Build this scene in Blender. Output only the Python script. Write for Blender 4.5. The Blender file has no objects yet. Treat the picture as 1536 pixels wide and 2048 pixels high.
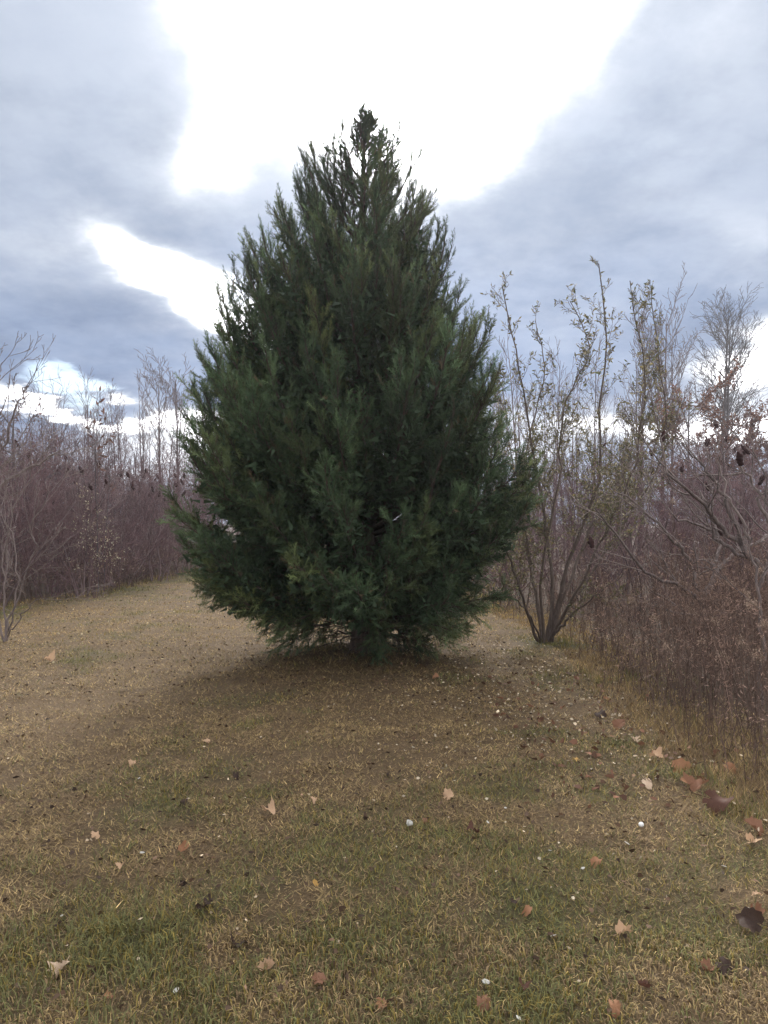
import bpy, math
import numpy as np
from mathutils import Vector

rng = np.random.default_rng(7)
R_ = math.radians
S = bpy.context.scene
COL = S.collection

# ------------------------------------------------------------------ camera
CAM_H = 1.6
FPX = 1540.0            # focal length in pixels of the 1536 x 2048 photograph
HOR = 1040.0            # row of the horizon in the photograph
cd = bpy.data.cameras.new('camera')
cam = bpy.data.objects.new('camera', cd); COL.objects.link(cam)
cam.location = (0, 0, CAM_H)
cam.rotation_euler = (R_(90) + math.atan((HOR - 1024) / FPX), 0, 0)
cd.sensor_fit = 'VERTICAL'; cd.sensor_height = 24.0
cd.lens = 24.0 * FPX / 2048.0
cd.clip_start = 0.05; cd.clip_end = 2000
S.camera = cam
S.view_settings.view_transform = 'Standard'
S.view_settings.look = 'None'
S.view_settings.exposure = 0.9
S.view_settings.gamma = 1.0
S.view_settings.use_curve_mapping = False

# ------------------------------------------------------------------ sky and sun
SUN_AZ, SUN_EL = 3.0, 32.0       # degrees, azimuth to the right of the view axis
SKY_STRENGTH = 0.1
wd = bpy.data.worlds.new('World'); S.world = wd; wd.use_nodes = True
nt = wd.node_tree; nt.nodes.clear(); NL = nt.links


class Nodes:
    """tiny helper to wire math nodes"""
    def __init__(s, tree): s.t = tree
    def put(s, n, i, v):
        if isinstance(v, bpy.types.NodeSocket): s.t.links.new(v, n.inputs[i])
        else: n.inputs[i].default_value = v
    def m(s, op, a, b=None, c=None, clamp=False):
        n = s.t.nodes.new('ShaderNodeMath'); n.operation = op; n.use_clamp = clamp
        s.put(n, 0, a)
        if b is not None: s.put(n, 1, b)
        if c is not None: s.put(n, 2, c)
        return n.outputs[0]
    def vm(s, op, a, b=None, out=0):
        n = s.t.nodes.new('ShaderNodeVectorMath'); n.operation = op
        s.put(n, 0, a)
        if b is not None: s.put(n, 1, b)
        return n.outputs[out]
    def xyz(s, x, y, z=0.0):
        n = s.t.nodes.new('ShaderNodeCombineXYZ'); s.put(n, 0, x); s.put(n, 1, y); s.put(n, 2, z)
        return n.outputs[0]
    def sep(s, v):
        n = s.t.nodes.new('ShaderNodeSeparateXYZ'); s.put(n, 0, v); return n.outputs
    def noise(s, v, scale, detail=4, rough=0.5, off=(0, 0, 0)):
        if off != (0, 0, 0): v = s.vm('ADD', v, off)
        n = s.t.nodes.new('ShaderNodeTexNoise')
        s.put(n, 'Vector', v); n.inputs['Scale'].default_value = scale
        n.inputs['Detail'].default_value = detail; n.inputs['Roughness'].default_value = rough
        return n.outputs['Fac']
    def mix(s, f, a, b):
        n = s.t.nodes.new('ShaderNodeMix'); n.data_type = 'RGBA'
        s.put(n, 0, f); s.put(n, 6, a); s.put(n, 7, b); return n.outputs[2]
    def smooth(s, v, lo, hi, a=0.0, b=1.0):
        n = s.t.nodes.new('ShaderNodeMapRange'); n.interpolation_type = 'SMOOTHSTEP'
        s.put(n, 0, v); s.put(n, 1, lo); s.put(n, 2, hi); s.put(n, 3, a); s.put(n, 4, b); return n.outputs[0]
    def lobe(s, v, az, el, sx, sy, rot, amp):
        n = s.t.nodes.new('ShaderNodeMapping'); n.vector_type = 'TEXTURE'
        s.put(n, 0, v); n.inputs[1].default_value = (az, el, 0)
        n.inputs[2].default_value = (0, 0, R_(rot)); n.inputs[3].default_value = (sx, sy, 1)
        d = s.vm('DOT_PRODUCT', n.outputs[0], n.outputs[0], out=1)
        e = s.m('EXPONENT', s.m('MULTIPLY', d, -1.0))
        return s.m('MULTIPLY', e, amp)


def azel(x, y):
    """photo pixel -> azimuth, elevation in degrees (used to note where each cloud stands)"""
    a = math.atan((x - 768) / FPX)
    return math.degrees(a), math.degrees(math.atan((HOR - y) / FPX * math.cos(a)))


def build_sky():
    N = Nodes(nt)
    tc = nt.nodes.new('ShaderNodeTexCoord')
    D = tc.outputs['Generated']
    x, y, z = N.sep(D)[:3]
    zc = N.m('MAXIMUM', z, 0.0)
    az = N.m('MULTIPLY', N.m('ARCTAN2', x, y), 57.2958)
    el = N.m('MULTIPLY', N.m('ARCSINE', z), 57.2958)
    inv = N.m('DIVIDE', 1.0, N.m('ADD', zc, 0.22))
    plane = N.xyz(N.m('MULTIPLY', x, inv), N.m('MULTIPLY', y, inv), 0.0)
    w1 = N.noise(plane, 2.2, 6, 0.55, (3.1, 1.7, 0))
    w2 = N.noise(plane, 2.2, 6, 0.55, (9.3, 5.1, 2.0))
    w3 = N.noise(D, 5.0, 3, 0.5, (1.0, 4.0, 7.0))
    A = N.m('ADD', az, N.m('MULTIPLY', N.m('SUBTRACT', w1, 0.5), 10.0))
    E = N.m('ADD', el, N.m('MULTIPLY', N.m('SUBTRACT', w2, 0.5), 7.5))
    V = N.xyz(A, E, 0.0)
    # bright openings, at photo positions turned into directions
    lobes = [(800, -80, 13.0, 10.5, 0, 1.5), (640, 90, 5.6, 4.6, -25, .9), (930, 110, 6.0, 5.5, 30, .8),
             (770, 250, 5.0, 3.4, 0, .7), (1140, -40, 7, 5, 35, .6), (450, 20, 6, 7, -10, .45),
             (385, 600, 5.6, 1.6, -33, 1.35), (285, 530, 2.6, 1.6, -20, .6), (490, 645, 4.0, 1.7, -30, .9),
             (410, 330, 3.0, 2.4, 0, .50), (60, 510, 9, 1.8, -5, .26),
             (1525, 715, 4.0, 1.9, 15, 1.25), (1500, 480, 3.5, 2.0, 0, .30), (1300, 420, 4.5, 2.2, 0, .14),
             (1490, 20, 4, 3, 20, .30),
             (40, 792, 3.4, .50, -13, 1.2), (220, 842, 5.6, .50, -11, 1.1), (390, 870, 5.0, .9, -5, .8), (200, 925, 12, 1.6, 0, .50),
             (1250, 860, 9.0, 1.5, 0, .62), (700, 900, 12.0, 2.0, 0, .85), (1480, 870, 5, 2.0, 0, .8)]
    tot = None
    for (px, py, sx, sy, rot, amp) in lobes:
        a, e = azel(px, py)
        l = N.lobe(V, a, e, sx, sy, rot, amp)
        tot = l if tot is None else N.m('ADD', tot, l)
    # openings all around the rest of the sky, where no lobe stands
    other = N.smooth(N.noise(plane, 1.1, 5, 0.5, (4.0, 8.0, 1.0)), 0.38, 0.60, 0.0, 1.1)
    back = N.m('ADD', N.smooth(N.m('ABSOLUTE', az), 32, 60), N.smooth(el, 38, 55), clamp=True)
    tot = N.m('ADD', tot, N.m('MULTIPLY', other, back))
    tot = N.m('ADD', tot, N.m('MULTIPLY', N.m('SUBTRACT', w3, 0.5), 0.35))
    w4 = N.noise(plane, 5.5, 7, 0.62, (2.0, 6.0, 3.0))
    tot = N.m('ADD', tot, N.m('MULTIPLY', N.m('SUBTRACT', w4, 0.5), 0.55))
    sm = N.smooth(tot, -0.22, 1.05); wf = N.m('POWER', sm, 5.5)
    # grey cloud base: bluer and darker low down, thin bright veil high up
    g = N.m('ADD', N.noise(plane, 1.7, 6, 0.55, (12.0, 3.0, 5.0)), N.m('MULTIPLY', N.m('SUBTRACT', N.noise(plane, 6.0, 6, 0.6, (2.0, 3.0, 9.0)), 0.5), 0.35))
    up = N.smooth(el, 8, 27)
    lo = N.mix(N.smooth(g, .36, .66), (0.072, 0.114, 0.205, 1), (0.132, 0.185, 0.292, 1))
    hi = N.mix(N.smooth(g, .36, .66), (0.145, 0.182, 0.250, 1), (0.255, 0.292, 0.362, 1))
    grey = N.mix(up, lo, hi)
    # glow of the veiled sun
    sd = (math.sin(R_(SUN_AZ)) * math.cos(R_(SUN_EL)), math.cos(R_(SUN_AZ)) * math.cos(R_(SUN_EL)), math.sin(R_(SUN_EL)))
    ca = N.m('MAXIMUM', N.vm('DOT_PRODUCT', D, sd, out=1), 0.0)
    glow = N.m('ADD', N.m('MULTIPLY', N.m('POWER', ca, 90.0), 9.0), N.m('MULTIPLY', N.m('POWER', ca, 10.0), 3.5))
    wi = N.m('ADD', glow, 1.5)
    white = N.vm('SCALE', (1.0, 1.0, 1.03)); white.node.inputs['Scale'].default_value = 1
    nt.links.new(wi, white.node.inputs['Scale'])
    veil = N.m('ADD', 1.0, N.m('MULTIPLY', N.m('POWER', ca, 16.0), 0.35))
    gv = N.vm('SCALE', grey); nt.links.new(veil, gv.node.inputs['Scale'])
    thin = N.mix(sm, gv, (0.52, 0.545, 0.585, 1))
    cloud = N.mix(wf, thin, white)
    cloud10 = N.vm('SCALE', cloud); cloud10.node.inputs['Scale'].default_value = 1.0 / SKY_STRENGTH
    # clear gaps
    sky = nt.nodes.new('ShaderNodeTexSky'); sky.sky_type = 'NISHITA'; sky.sun_disc = False
    sky.sun_elevation = R_(SUN_EL); sky.sun_rotation = R_(SUN_AZ)
    sky.air_density = 1.0; sky.dust_density = 0.6; sky.ozone_density = 1.5
    gap = None
    for (px, py, sx, sy, rot, amp) in [(120, 773, 2.6, .8, -12, 1.0), (460, 588, 1.5, .7, -25, .9), (750, 0, 1.8, .5, 0, .7),
                                       (200, 800, 1.5, .6, 0, .4), (1400, 800, 6, 1.2, 0, .3)]:
        a, e = azel(px, py)
        l = N.lobe(V, a, e, sx, sy, rot, amp)
        gap = l if gap is None else N.m('ADD', gap, l)
    gf = N.smooth(gap, 0.25, 0.9, 0.0, 0.8)
    col = N.mix(gf, cloud10, sky.outputs[0])
    below = N.smooth(z, -0.05, 0.0)
    col = N.mix(below, (1.5, 1.4, 1.2, 1), col)
    bg = nt.nodes.new('ShaderNodeBackground'); bg.inputs[1].default_value = SKY_STRENGTH
    NL.new(col, bg.inputs[0])
    out = nt.nodes.new('ShaderNodeOutputWorld'); NL.new(bg.outputs[0], out.inputs[0])


build_sky()
sl = bpy.data.lights.new('sun', 'SUN'); sl.energy = 1.5; sl.angle = R_(12); sl.color = (1.0, 0.93, 0.80)
sun = bpy.data.objects.new('sun', sl); COL.objects.link(sun)
sun.rotation_euler = (R_(90 - SUN_EL), 0, R_(180 - SUN_AZ))
sun.location = (0, 0, 30)

# ------------------------------------------------------------------ helpers
def tag(o, label=None, cat=None, group=None, kind=None):
    if label: o['label'] = label
    if cat: o['category'] = cat
    if group: o['group'] = group
    if kind: o['kind'] = kind
    return o


def empty(name, loc=(0, 0, 0)):
    o = bpy.data.objects.new(name, None); COL.objects.link(o); o.location = loc
    o.empty_display_size = 0.2
    return o


def make_mesh(name, V, F, mat=None, cols=None, smooth=False):
    """V (n,3); F list of index arrays (m,3) or (m,4)"""
    me = bpy.data.meshes.new(name)
    V = np.asarray(V, dtype=np.float32)
    if not isinstance(F, (list, tuple)): F = [F]
    F = [np.asarray(f, dtype=np.int32) for f in F if len(f)]
    loops = np.concatenate([f.ravel() for f in F])
    sizes = np.concatenate([np.full(len(f), f.shape[1], dtype=np.int32) for f in F])
    starts = np.concatenate([[0], np.cumsum(sizes)[:-1]]).astype(np.int32)
    me.vertices.add(len(V)); me.vertices.foreach_set('co', V.ravel())
    me.loops.add(len(loops)); me.loops.foreach_set('vertex_index', loops)
    me.polygons.add(len(sizes)); me.polygons.foreach_set('loop_start', starts)
    try: me.polygons.foreach_set('loop_total', sizes)
    except Exception: pass
    if smooth: me.polygons.foreach_set('use_smooth', np.ones(len(sizes), dtype=bool))
    me.update(calc_edges=True)
    if cols is not None:
        at = me.color_attributes.new('col', 'FLOAT_COLOR', 'POINT')
        c4 = np.ones((len(V), 4), dtype=np.float32); c4[:, :3] = cols
        at.data.foreach_set('color', c4.ravel())
    if mat: me.materials.append(mat)
    return me


def obj(name, me, parent=None, loc=None):
    o = bpy.data.objects.new(name, me); COL.objects.link(o)
    if parent: o.parent = parent
    if loc is not None: o.location = loc
    return o


def copy_tree(o, parent=None):
    c = o.copy(); COL.objects.link(c)
    if parent: c.parent = parent
    for ch in o.children: copy_tree(ch, c)
    return c


def nrm(v):
    v = np.asarray(v, dtype=float)
    return v / (np.linalg.norm(v, axis=-1, keepdims=True) + 1e-9)


def tubes(polys, sides=4):
    """polys: list of (pts (n,3), radii (n,)); one V, F for all, grouped by length"""
    Vs, Fs, off = [], [], 0
    by = {}
    for p, r in polys: by.setdefault(len(p), []).append((p, r))
    ang = np.arange(sides) * 2 * np.pi / sides
    for n, L in by.items():
        P = np.array([a for a, _ in L], dtype=float); Rr = np.array([b for _, b in L], dtype=float)
        T = np.empty_like(P); T[:, 1:-1] = P[:, 2:] - P[:, :-2]; T[:, 0] = P[:, 1] - P[:, 0]; T[:, -1] = P[:, -1] - P[:, -2]
        T = nrm(T)
        mean = nrm(P[:, -1] - P[:, 0])
        ref = np.where(np.abs(mean[:, 2:3]) < 0.8, np.array([[0, 0, 1.0]]), np.array([[1.0, 0, 0]]))
        ref = np.repeat(ref[:, None, :], n, 1)
        U = nrm(np.cross(T, ref)); W = np.cross(T, U)
        ring = P[:, :, None, :] + Rr[:, :, None, None] * (np.cos(ang)[None, None, :, None] * U[:, :, None, :] + np.sin(ang)[None, None, :, None] * W[:, :, None, :])
        m = len(L)
        Vs.append(ring.reshape(-1, 3))
        b = np.arange(m)[:, None, None] * (n * sides) + np.arange(n - 1)[None, :, None] * sides
        j = np.arange(sides)[None, None, :]; jn = (j + 1) % sides
        q = np.stack([b + j, b + jn, b + sides + jn, b + sides + j], -1).reshape(-1, 4) + off
        Fs.append(q); off += m * n * sides
    return np.concatenate(Vs), np.concatenate(Fs)


def grow(out, p, d, L, r, lvl, P):
    """simple recursive plant: out gets (pts, radii, level)"""
    n = P['seg'][lvl]; st = L / n
    pts = [np.array(p, float)]; d = nrm(d); dirs = [d]
    for i in range(n):
        d = nrm(d + rng.normal(0, P['wig'][lvl], 3) + np.array([0, 0, P['up'][lvl]]))
        pts.append(pts[-1] + d * st); dirs.append(d)
    pts = np.array(pts); t = np.linspace(0, 1, n + 1)
    rad = np.maximum(r * (1 - (1 - P.get('tip', .35)) * t), P.get('rmin', .0015))
    out.append((pts, rad, lvl))
    if lvl + 1 >= len(P['seg']): return
    k = P['kids'][lvl]; k = max(1, int(round(k * rng.uniform(.75, 1.25))))
    for i in range(k):
        tt = P['start'][lvl] + (1 - P['start'][lvl]) * ((i + rng.uniform(0, 1)) / k)
        f = tt * n; j = min(int(f), n - 1); pos = pts[j] + (pts[j + 1] - pts[j]) * (f - j)
        td = dirs[j + 1]
        a = P['ang'][lvl] * rng.uniform(.7, 1.3)
        q = rng.normal(0, 1, 3); q = nrm(q - td * np.dot(q, td))
        cd_ = td * math.cos(a) + q * math.sin(a)
        ll = L * P['ratio'][lvl] * (1 - P.get('fall', .45) * tt) * rng.uniform(.7, 1.2)
        grow(out, pos, cd_, ll, r * P['rr'][lvl] * (1 - .5 * tt), lvl + 1, P)


def spline(pts, n):
    """Catmull-Rom through points, n samples"""
    p = np.asarray(pts, float); k = len(p)
    q = np.vstack([2 * p[0] - p[1], p, 2 * p[-1] - p[-2]])
    out = []
    for t in np.linspace(0, k - 1 - 1e-6, n):
        i = int(t); f = t - i
        a, b, c, e = q[i:i + 4]
        out.append(.5 * ((2 * b) + (-a + c) * f + (2 * a - 5 * b + 4 * c - e) * f * f + (-a + 3 * b - 3 * c + e) * f ** 3))
    return np.array(out)


_tab = np.random.default_rng(99).random((256, 256))
def vnoise(x, y):
    x = np.asarray(x, float); y = np.asarray(y, float)
    xi = np.floor(x).astype(int); yi = np.floor(y).astype(int); fx = x - xi; fy = y - yi
    fx = fx * fx * (3 - 2 * fx); fy = fy * fy * (3 - 2 * fy)
    g = lambda a, b: _tab[a % 256, b % 256]
    return (g(xi, yi) * (1 - fx) + g(xi + 1, yi) * fx) * (1 - fy) + (g(xi, yi + 1) * (1 - fx) + g(xi + 1, yi + 1) * fx) * fy
def fbm(x, y, o=4):
    s = 0; a = .5
    for i in range(o):
        s = s + a * vnoise(x * 2 ** i + 13.7 * i, y * 2 ** i + 7.3 * i); a *= .5
    return s / (1 - .5 ** o)

CED = np.array([-0.23, 8.8])          # foot of the big conifer
def hgt(x, y):
    x = np.asarray(x, float); y = np.asarray(y, float)
    near = np.clip(1 - (np.hypot(x, y - 8) - 20) / 20, 0, 1)
    h = (fbm(x * .55 + 3, y * .55 + 8, 3) - .5) * .10 + (fbm(x * 4, y * 4, 2) - .5) * .035
    d2 = (x - CED[0]) ** 2 + (y - CED[1]) ** 2
    return h * near + .09 * np.exp(-d2 / 1.1)

def G(x, y):
    """ground point seen at photo pixel x, y"""
    d = CAM_H * FPX / (y - HOR)
    return (x - 768) / FPX * d, d
def PT(x, y, d):
    """world point at distance d along the view axis"""
    return np.array([(x - 768) / FPX * d, d, CAM_H + (HOR - y) / FPX * d])


# ------------------------------------------------------------------ materials
def mat_new(name):
    m = bpy.data.materials.new(name); m.use_nodes = True
    t = m.node_tree; t.nodes.clear()
    o = t.nodes.new('ShaderNodeOutputMaterial')
    b = t.nodes.new('ShaderNodeBsdfPrincipled')
    b.inputs['Roughness'].default_value = .9
    b.inputs['Specular IOR Level'].default_value = .15
    t.links.new(b.outputs[0], o.inputs[0])
    return m, t, Nodes(t), b, o


def mat_bark(name, c1, c2, scale=30, stretch=.15):
    m, t, N, b, o = mat_new(name)
    tc = t.nodes.new('ShaderNodeTexCoord')
    v = N.vm('MULTIPLY', tc.outputs['Object'], (1, 1, stretch))
    f = N.noise(v, scale, 5, .65)
    oi = t.nodes.new('ShaderNodeObjectInfo')
    f2 = N.m('ADD', N.smooth(f, .3, .7), N.m('MULTIPLY', N.m('SUBTRACT', oi.outputs['Random'], .5), .6), clamp=True)
    c = N.mix(f2, (*c1, 1), (*c2, 1))
    t.links.new(c, b.inputs['Base Color'])
    bp = t.nodes.new('ShaderNodeBump'); bp.inputs['Strength'].default_value = .5; bp.inputs['Distance'].default_value = .01
    t.links.new(f, bp.inputs['Height']); t.links.new(bp.outputs[0], b.inputs['Normal'])
    return m


def mat_col(name, trans=0.0, var=.0, rough=.8, spec=.2):
    """colour from the mesh's own 'col' attribute, optional translucency"""
    m, t, N, b, o = mat_new(name)
    a = t.nodes.new('ShaderNodeAttribute'); a.attribute_name = 'col'
    c = a.outputs['Color']
    tc = t.nodes.new('ShaderNodeTexCoord')
    if var:
        f = N.noise(tc.outputs['Object'], 9.0, 4, .6)
        k = N.m('ADD', 1 - var, N.m('MULTIPLY', f, 2 * var))
        sc = N.vm('SCALE', c); t.links.new(k, sc.node.inputs['Scale']); c = sc
    t.links.new(c, b.inputs['Base Color'])
    b.inputs['Roughness'].default_value = rough; b.inputs['Specular IOR Level'].default_value = spec
    if trans:
        tr = t.nodes.new('ShaderNodeBsdfTranslucent'); t.links.new(c, tr.inputs[0])
        mx = t.nodes.new('ShaderNodeMixShader'); mx.inputs[0].default_value = trans
        t.links.new(b.outputs[0], mx.inputs[1]); t.links.new(tr.outputs[0], mx.inputs[2]); t.links.new(mx.outputs[0], o.inputs[0])
    return m


def mat_leaf(name, c1, c2, c3, trans=.25):
    """fallen leaf: blotches, veins of darker brown"""
    m, t, N, b, o = mat_new(name)
    tc = t.nodes.new('ShaderNodeTexCoord'); oi = t.nodes.new('ShaderNodeObjectInfo')
    v = N.vm('ADD', tc.outputs['Object'], N.vm('SCALE', (7, 3, 5)))
    t.links.new(N.m('MULTIPLY', oi.outputs['Random'], 3.0), v.node.inputs[1].links[0].from_node.inputs['Scale'])
    f = N.noise(v, 35, 5, .6); g = N.noise(v, 110, 3, .6)
    c = N.mix(N.smooth(f, .35, .65), (*c1, 1), (*c2, 1))
    c = N.mix(N.smooth(g, .58, .72), c, (*c3, 1))
    t.links.new(c, b.inputs['Base Color']); b.inputs['Roughness'].default_value = .65
    tr = t.nodes.new('ShaderNodeBsdfTranslucent'); t.links.new(c, tr.inputs[0])
    mx = t.nodes.new('ShaderNodeMixShader'); mx.inputs[0].default_value = trans
    t.links.new(b.outputs[0], mx.inputs[1]); t.links.new(tr.outputs[0], mx.inputs[2]); t.links.new(mx.outputs[0], o.inputs[0])
    return m


M_cedarbark = mat_bark('cedar_bark', (.050, .036, .029), (.11, .08, .062))
M_sumac = mat_bark('sumac_bark', (.11, .085, .078), (.24, .19, .17), 40)
M_thick = mat_bark('thicket_twig', (.085, .049, .053), (.19, .115, .117), 12)
M_limb = mat_bark('sumac_limb', (.095, .066, .066), (.225, .16, .155), 9)
M_brown = mat_bark('shrub_bark', (.075, .055, .045), (.15, .115, .095), 40)
M_grey = mat_bark('grey_bark', (.085, .075, .075), (.16, .14, .14), 14)
M_pink = mat_bark('sapling_bark', (.095, .070, .068), (.18, .135, .130), 14)
M_head = mat_bark('sumac_head', (.030, .014, .014), (.060, .028, .025), 60, 1)
M_cedar = mat_col('cedar_foliage', .22, .22, .7, .25)
M_leaf = mat_col('shrub_leaf', .35, .15, .55, .35)
M_grass = mat_col('grass_blade', .25, .1, .7, .25)
M_weed = mat_col('weed_stalk', .15, .15, .9, .1)
M_fluff = mat_col('seed_fluff', .35, .1, 1.0, .05)
M_litter = mat_col('litter', .15, .1, .7, .2)

# ------------------------------------------------------------------ ground
def stand_edge(y):
    """x of the mown edge in front of the weeds on the right, for distance y"""
    return np.interp(y, [0, 4, 5, 7, 9.5, 12, 14, 18, 26, 40], [2.1, 2.05, 2.1, 2.12, 2.4, 2.3, 1.9, 1.7, 1.2, -1])
def left_edge(y):
    return np.interp(y, [0, 10, 13, 14.5, 16.5, 20, 24, 30, 40], [-6.2, -6.3, -7.2, -6.9, -6.1, -6.2, -5.9, -5.0, -3.5])

def green_mask(x, y):
    n = fbm(x * .9 + 20, y * .9 + 5, 4)
    n2 = fbm(x * 3.1, y * 3.1 + 40, 3)
    b = np.interp(y, [2, 3.0, 3.6, 4.3, 6, 30], [.26, .20, .04, -.32, -.42, -.28])
    b = b + .42 * np.exp(-((stand_edge(y) - .35 - x) / .55) ** 2) * np.clip((y - 3) / 2, 0, 1)
    b = b + .20 * np.exp(-((stand_edge(y) - 1.1 - x) / .8) ** 2) * np.clip((5.5 - y) / 1.5, 0, 1)
    b = b + .62 * np.exp(-((x - left_edge(y) - .4) / .9) ** 2) * np.clip((y - 10) / 3, 0, 1)
    b = b + .22 * np.clip((x - .1) / .5, 0, 1) * np.clip((4.1 - y) / .6, 0, 1)
    b = b - .30 * np.exp(-((x + .15) / .55) ** 2) * np.clip((6 - y) / 1, 0, 1)
    b = b + .12 * np.clip((-.6 - x) / .4, 0, 1) * np.clip((3.6 - y) / .8, 0, 1)
    return np.clip((n - .5) * 1.9 + (n2 - .5) * 1.6 + b + .22, 0, 1)

COL_GREEN = np.array([.150, .146, .054]); COL_STRAW = np.array([.37, .265, .118]); COL_BROWN = np.array([.215, .145, .074])


def build_ground():
    fx = np.arange(-9, 9.01, .14); fy = np.arange(1.2, 25.01, .14)
    xs = np.concatenate([[-300, -200, -130, -80, -50, -35, -25, -18, -13, -11], fx, [11, 13, 18, 25, 35, 50, 80, 130, 200, 300]])
    ys = np.concatenate([[-250, -150, -90, -50, -25, -12, -6, -3, -1, 0.3], fy, [27, 30, 35, 42, 50, 65, 90, 120, 170, 230, 300]])
    X, Y = np.meshgrid(xs, ys)
    Z = hgt(X, Y)
    V = np.stack([X.ravel(), Y.ravel(), Z.ravel()], -1)
    nx, ny = len(xs), len(ys)
    i = (np.arange(ny - 1)[:, None] * nx + np.arange(nx - 1)[None, :]).ravel()
    F = np.stack([i, i + 1, i + nx + 1, i + nx], -1)
    g = green_mask(X.ravel(), Y.ravel())[:, None]
    cols = np.array([.120, .080, .044]) * (1 - g) + np.array([.072, .066, .030]) * g
    under = ((X.ravel() > stand_edge(Y.ravel()) + .2) | (X.ravel() < left_edge(Y.ravel()) - .2))[:, None]
    cols = np.where(under, np.array([.085, .06, .045]), cols)
    m, t, N, b, o = mat_new('turf_soil')
    a = t.nodes.new('ShaderNodeAttribute'); a.attribute_name = 'col'
    tc = t.nodes.new('ShaderNodeTexCoord')
    n1 = N.noise(tc.outputs['Object'], 22, 6, .7); n2 = N.noise(tc.outputs['Object'], 3.0, 4, .6, (3, 5, 1)); n3 = N.noise(tc.outputs['Object'], 120, 3, .7)
    n4 = N.noise(tc.outputs['Object'], 7.5, 5, .75, (1, 8, 2))
    c = N.mix(N.smooth(n4, .52, .70, 0, .55), a.outputs['Color'], (.055, .036, .022, 1))
    c = N.mix(N.smooth(n1, .48, .75, 0, .8), c, (.19, .130, .062, 1))
    c = N.mix(N.smooth(n3, .5, .75, 0, .8), c, (.04, .03, .02, 1))
    k = N.m('ADD', .65, N.m('MULTIPLY', n2, .7))
    sc = N.vm('SCALE', c); t.links.new(k, sc.node.inputs['Scale'])
    t.links.new(sc, b.inputs['Base Color'])
    bp = t.nodes.new('ShaderNodeBump'); bp.inputs['Strength'].default_value = .8; bp.inputs['Distance'].default_value = .03
    t.links.new(N.m('ADD', n1, N.m('MULTIPLY', n3, .5)), bp.inputs['Height']); t.links.new(bp.outputs[0], b.inputs['Normal'])
    o_ = obj('ground', make_mesh('ground', V, F, m, cols, True))
    tag(o_, kind='structure')


build_ground()

# ------------------------------------------------------------------ the big conifer
CED_Z = [-.05, .12, .30, .52, .78, 1.26, 1.83, 2.40, 2.97, 3.54, 4.11, 4.68, 5.25, 5.54, 5.82, 6.10, 6.34, 6.5]
CED_R = [.50, .98, 1.27, 1.52, 1.70, 1.84, 1.92, 1.88, 1.74, 1.56, 1.33, 1.06, .78, .60, .40, .20, .09, .03]


def spray_templates(k):
    """feathery scale-leaf sprays along +Y, unit length; branchlets are slim triangles"""
    out = []
    for _ in range(k):
        V, F = [], []
        def tri(p, d, L, w, nrmv):
            side = nrm(np.cross(d, nrmv)) * w * .5
            b = len(V); V.extend([p - side, p + side, p + d * L]); F.append([b, b + 1, b + 2])
        n = 8
        tri(np.array([0, 0, 0.]), np.array([0, 1., 0]), 1.05, .05, np.array([0, 0, 1.]))
        for i in range(n):
            t = .06 + .88 * i / n
            for s in (-1, 1):
                if rng.random() < .08: continue
                a = rng.uniform(.45, .85)
                d = nrm([s * math.sin(a), math.cos(a), rng.normal(0, .3)])
                p = np.array([0, t + rng.uniform(-.03, .03), rng.normal(0, .01)])
                L = (.50 * (1 - .58 * t)) * rng.uniform(.65, 1.15)
                tri(p, d, L, rng.uniform(.035, .058), nrm(rng.normal(0, .6, 3) + np.array([0, 0, 1.])))
        out.append((np.array(V), np.array(F)))
    return out


def place_templates(temps, pos, dirs, scale, cols, roll=None):
    """put one template at each pos, its +Y along dirs; returns V, F, C"""
    n = len(pos); which = rng.integers(0, len(temps), n)
    Y = nrm(dirs); q = rng.normal(0, 1, (n, 3)); X = nrm(np.cross(Y, q)); Z = np.cross(X, Y)
    Vs, Fs, Cs, off = [], [], [], 0
    for k, (tv, tf) in enumerate(temps):
        m = np.where(which == k)[0]
        if not len(m): continue
        W = (tv[None, :, 0:1] * X[m][:, None] + tv[None, :, 1:2] * Y[m][:, None] + tv[None, :, 2:3] * Z[m][:, None]) * scale[m][:, None, None] + pos[m][:, None]
        Vs.append(W.reshape(-1, 3)); nv = len(tv)
        Fs.append((tf[None] + (np.arange(len(m)) * nv)[:, None, None]).reshape(-1, 3) + off)
        Cs.append(np.repeat(cols[m], nv, 0)); off += len(m) * nv
    return np.concatenate(Vs), np.concatenate(Fs), np.concatenate(Cs)


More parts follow.
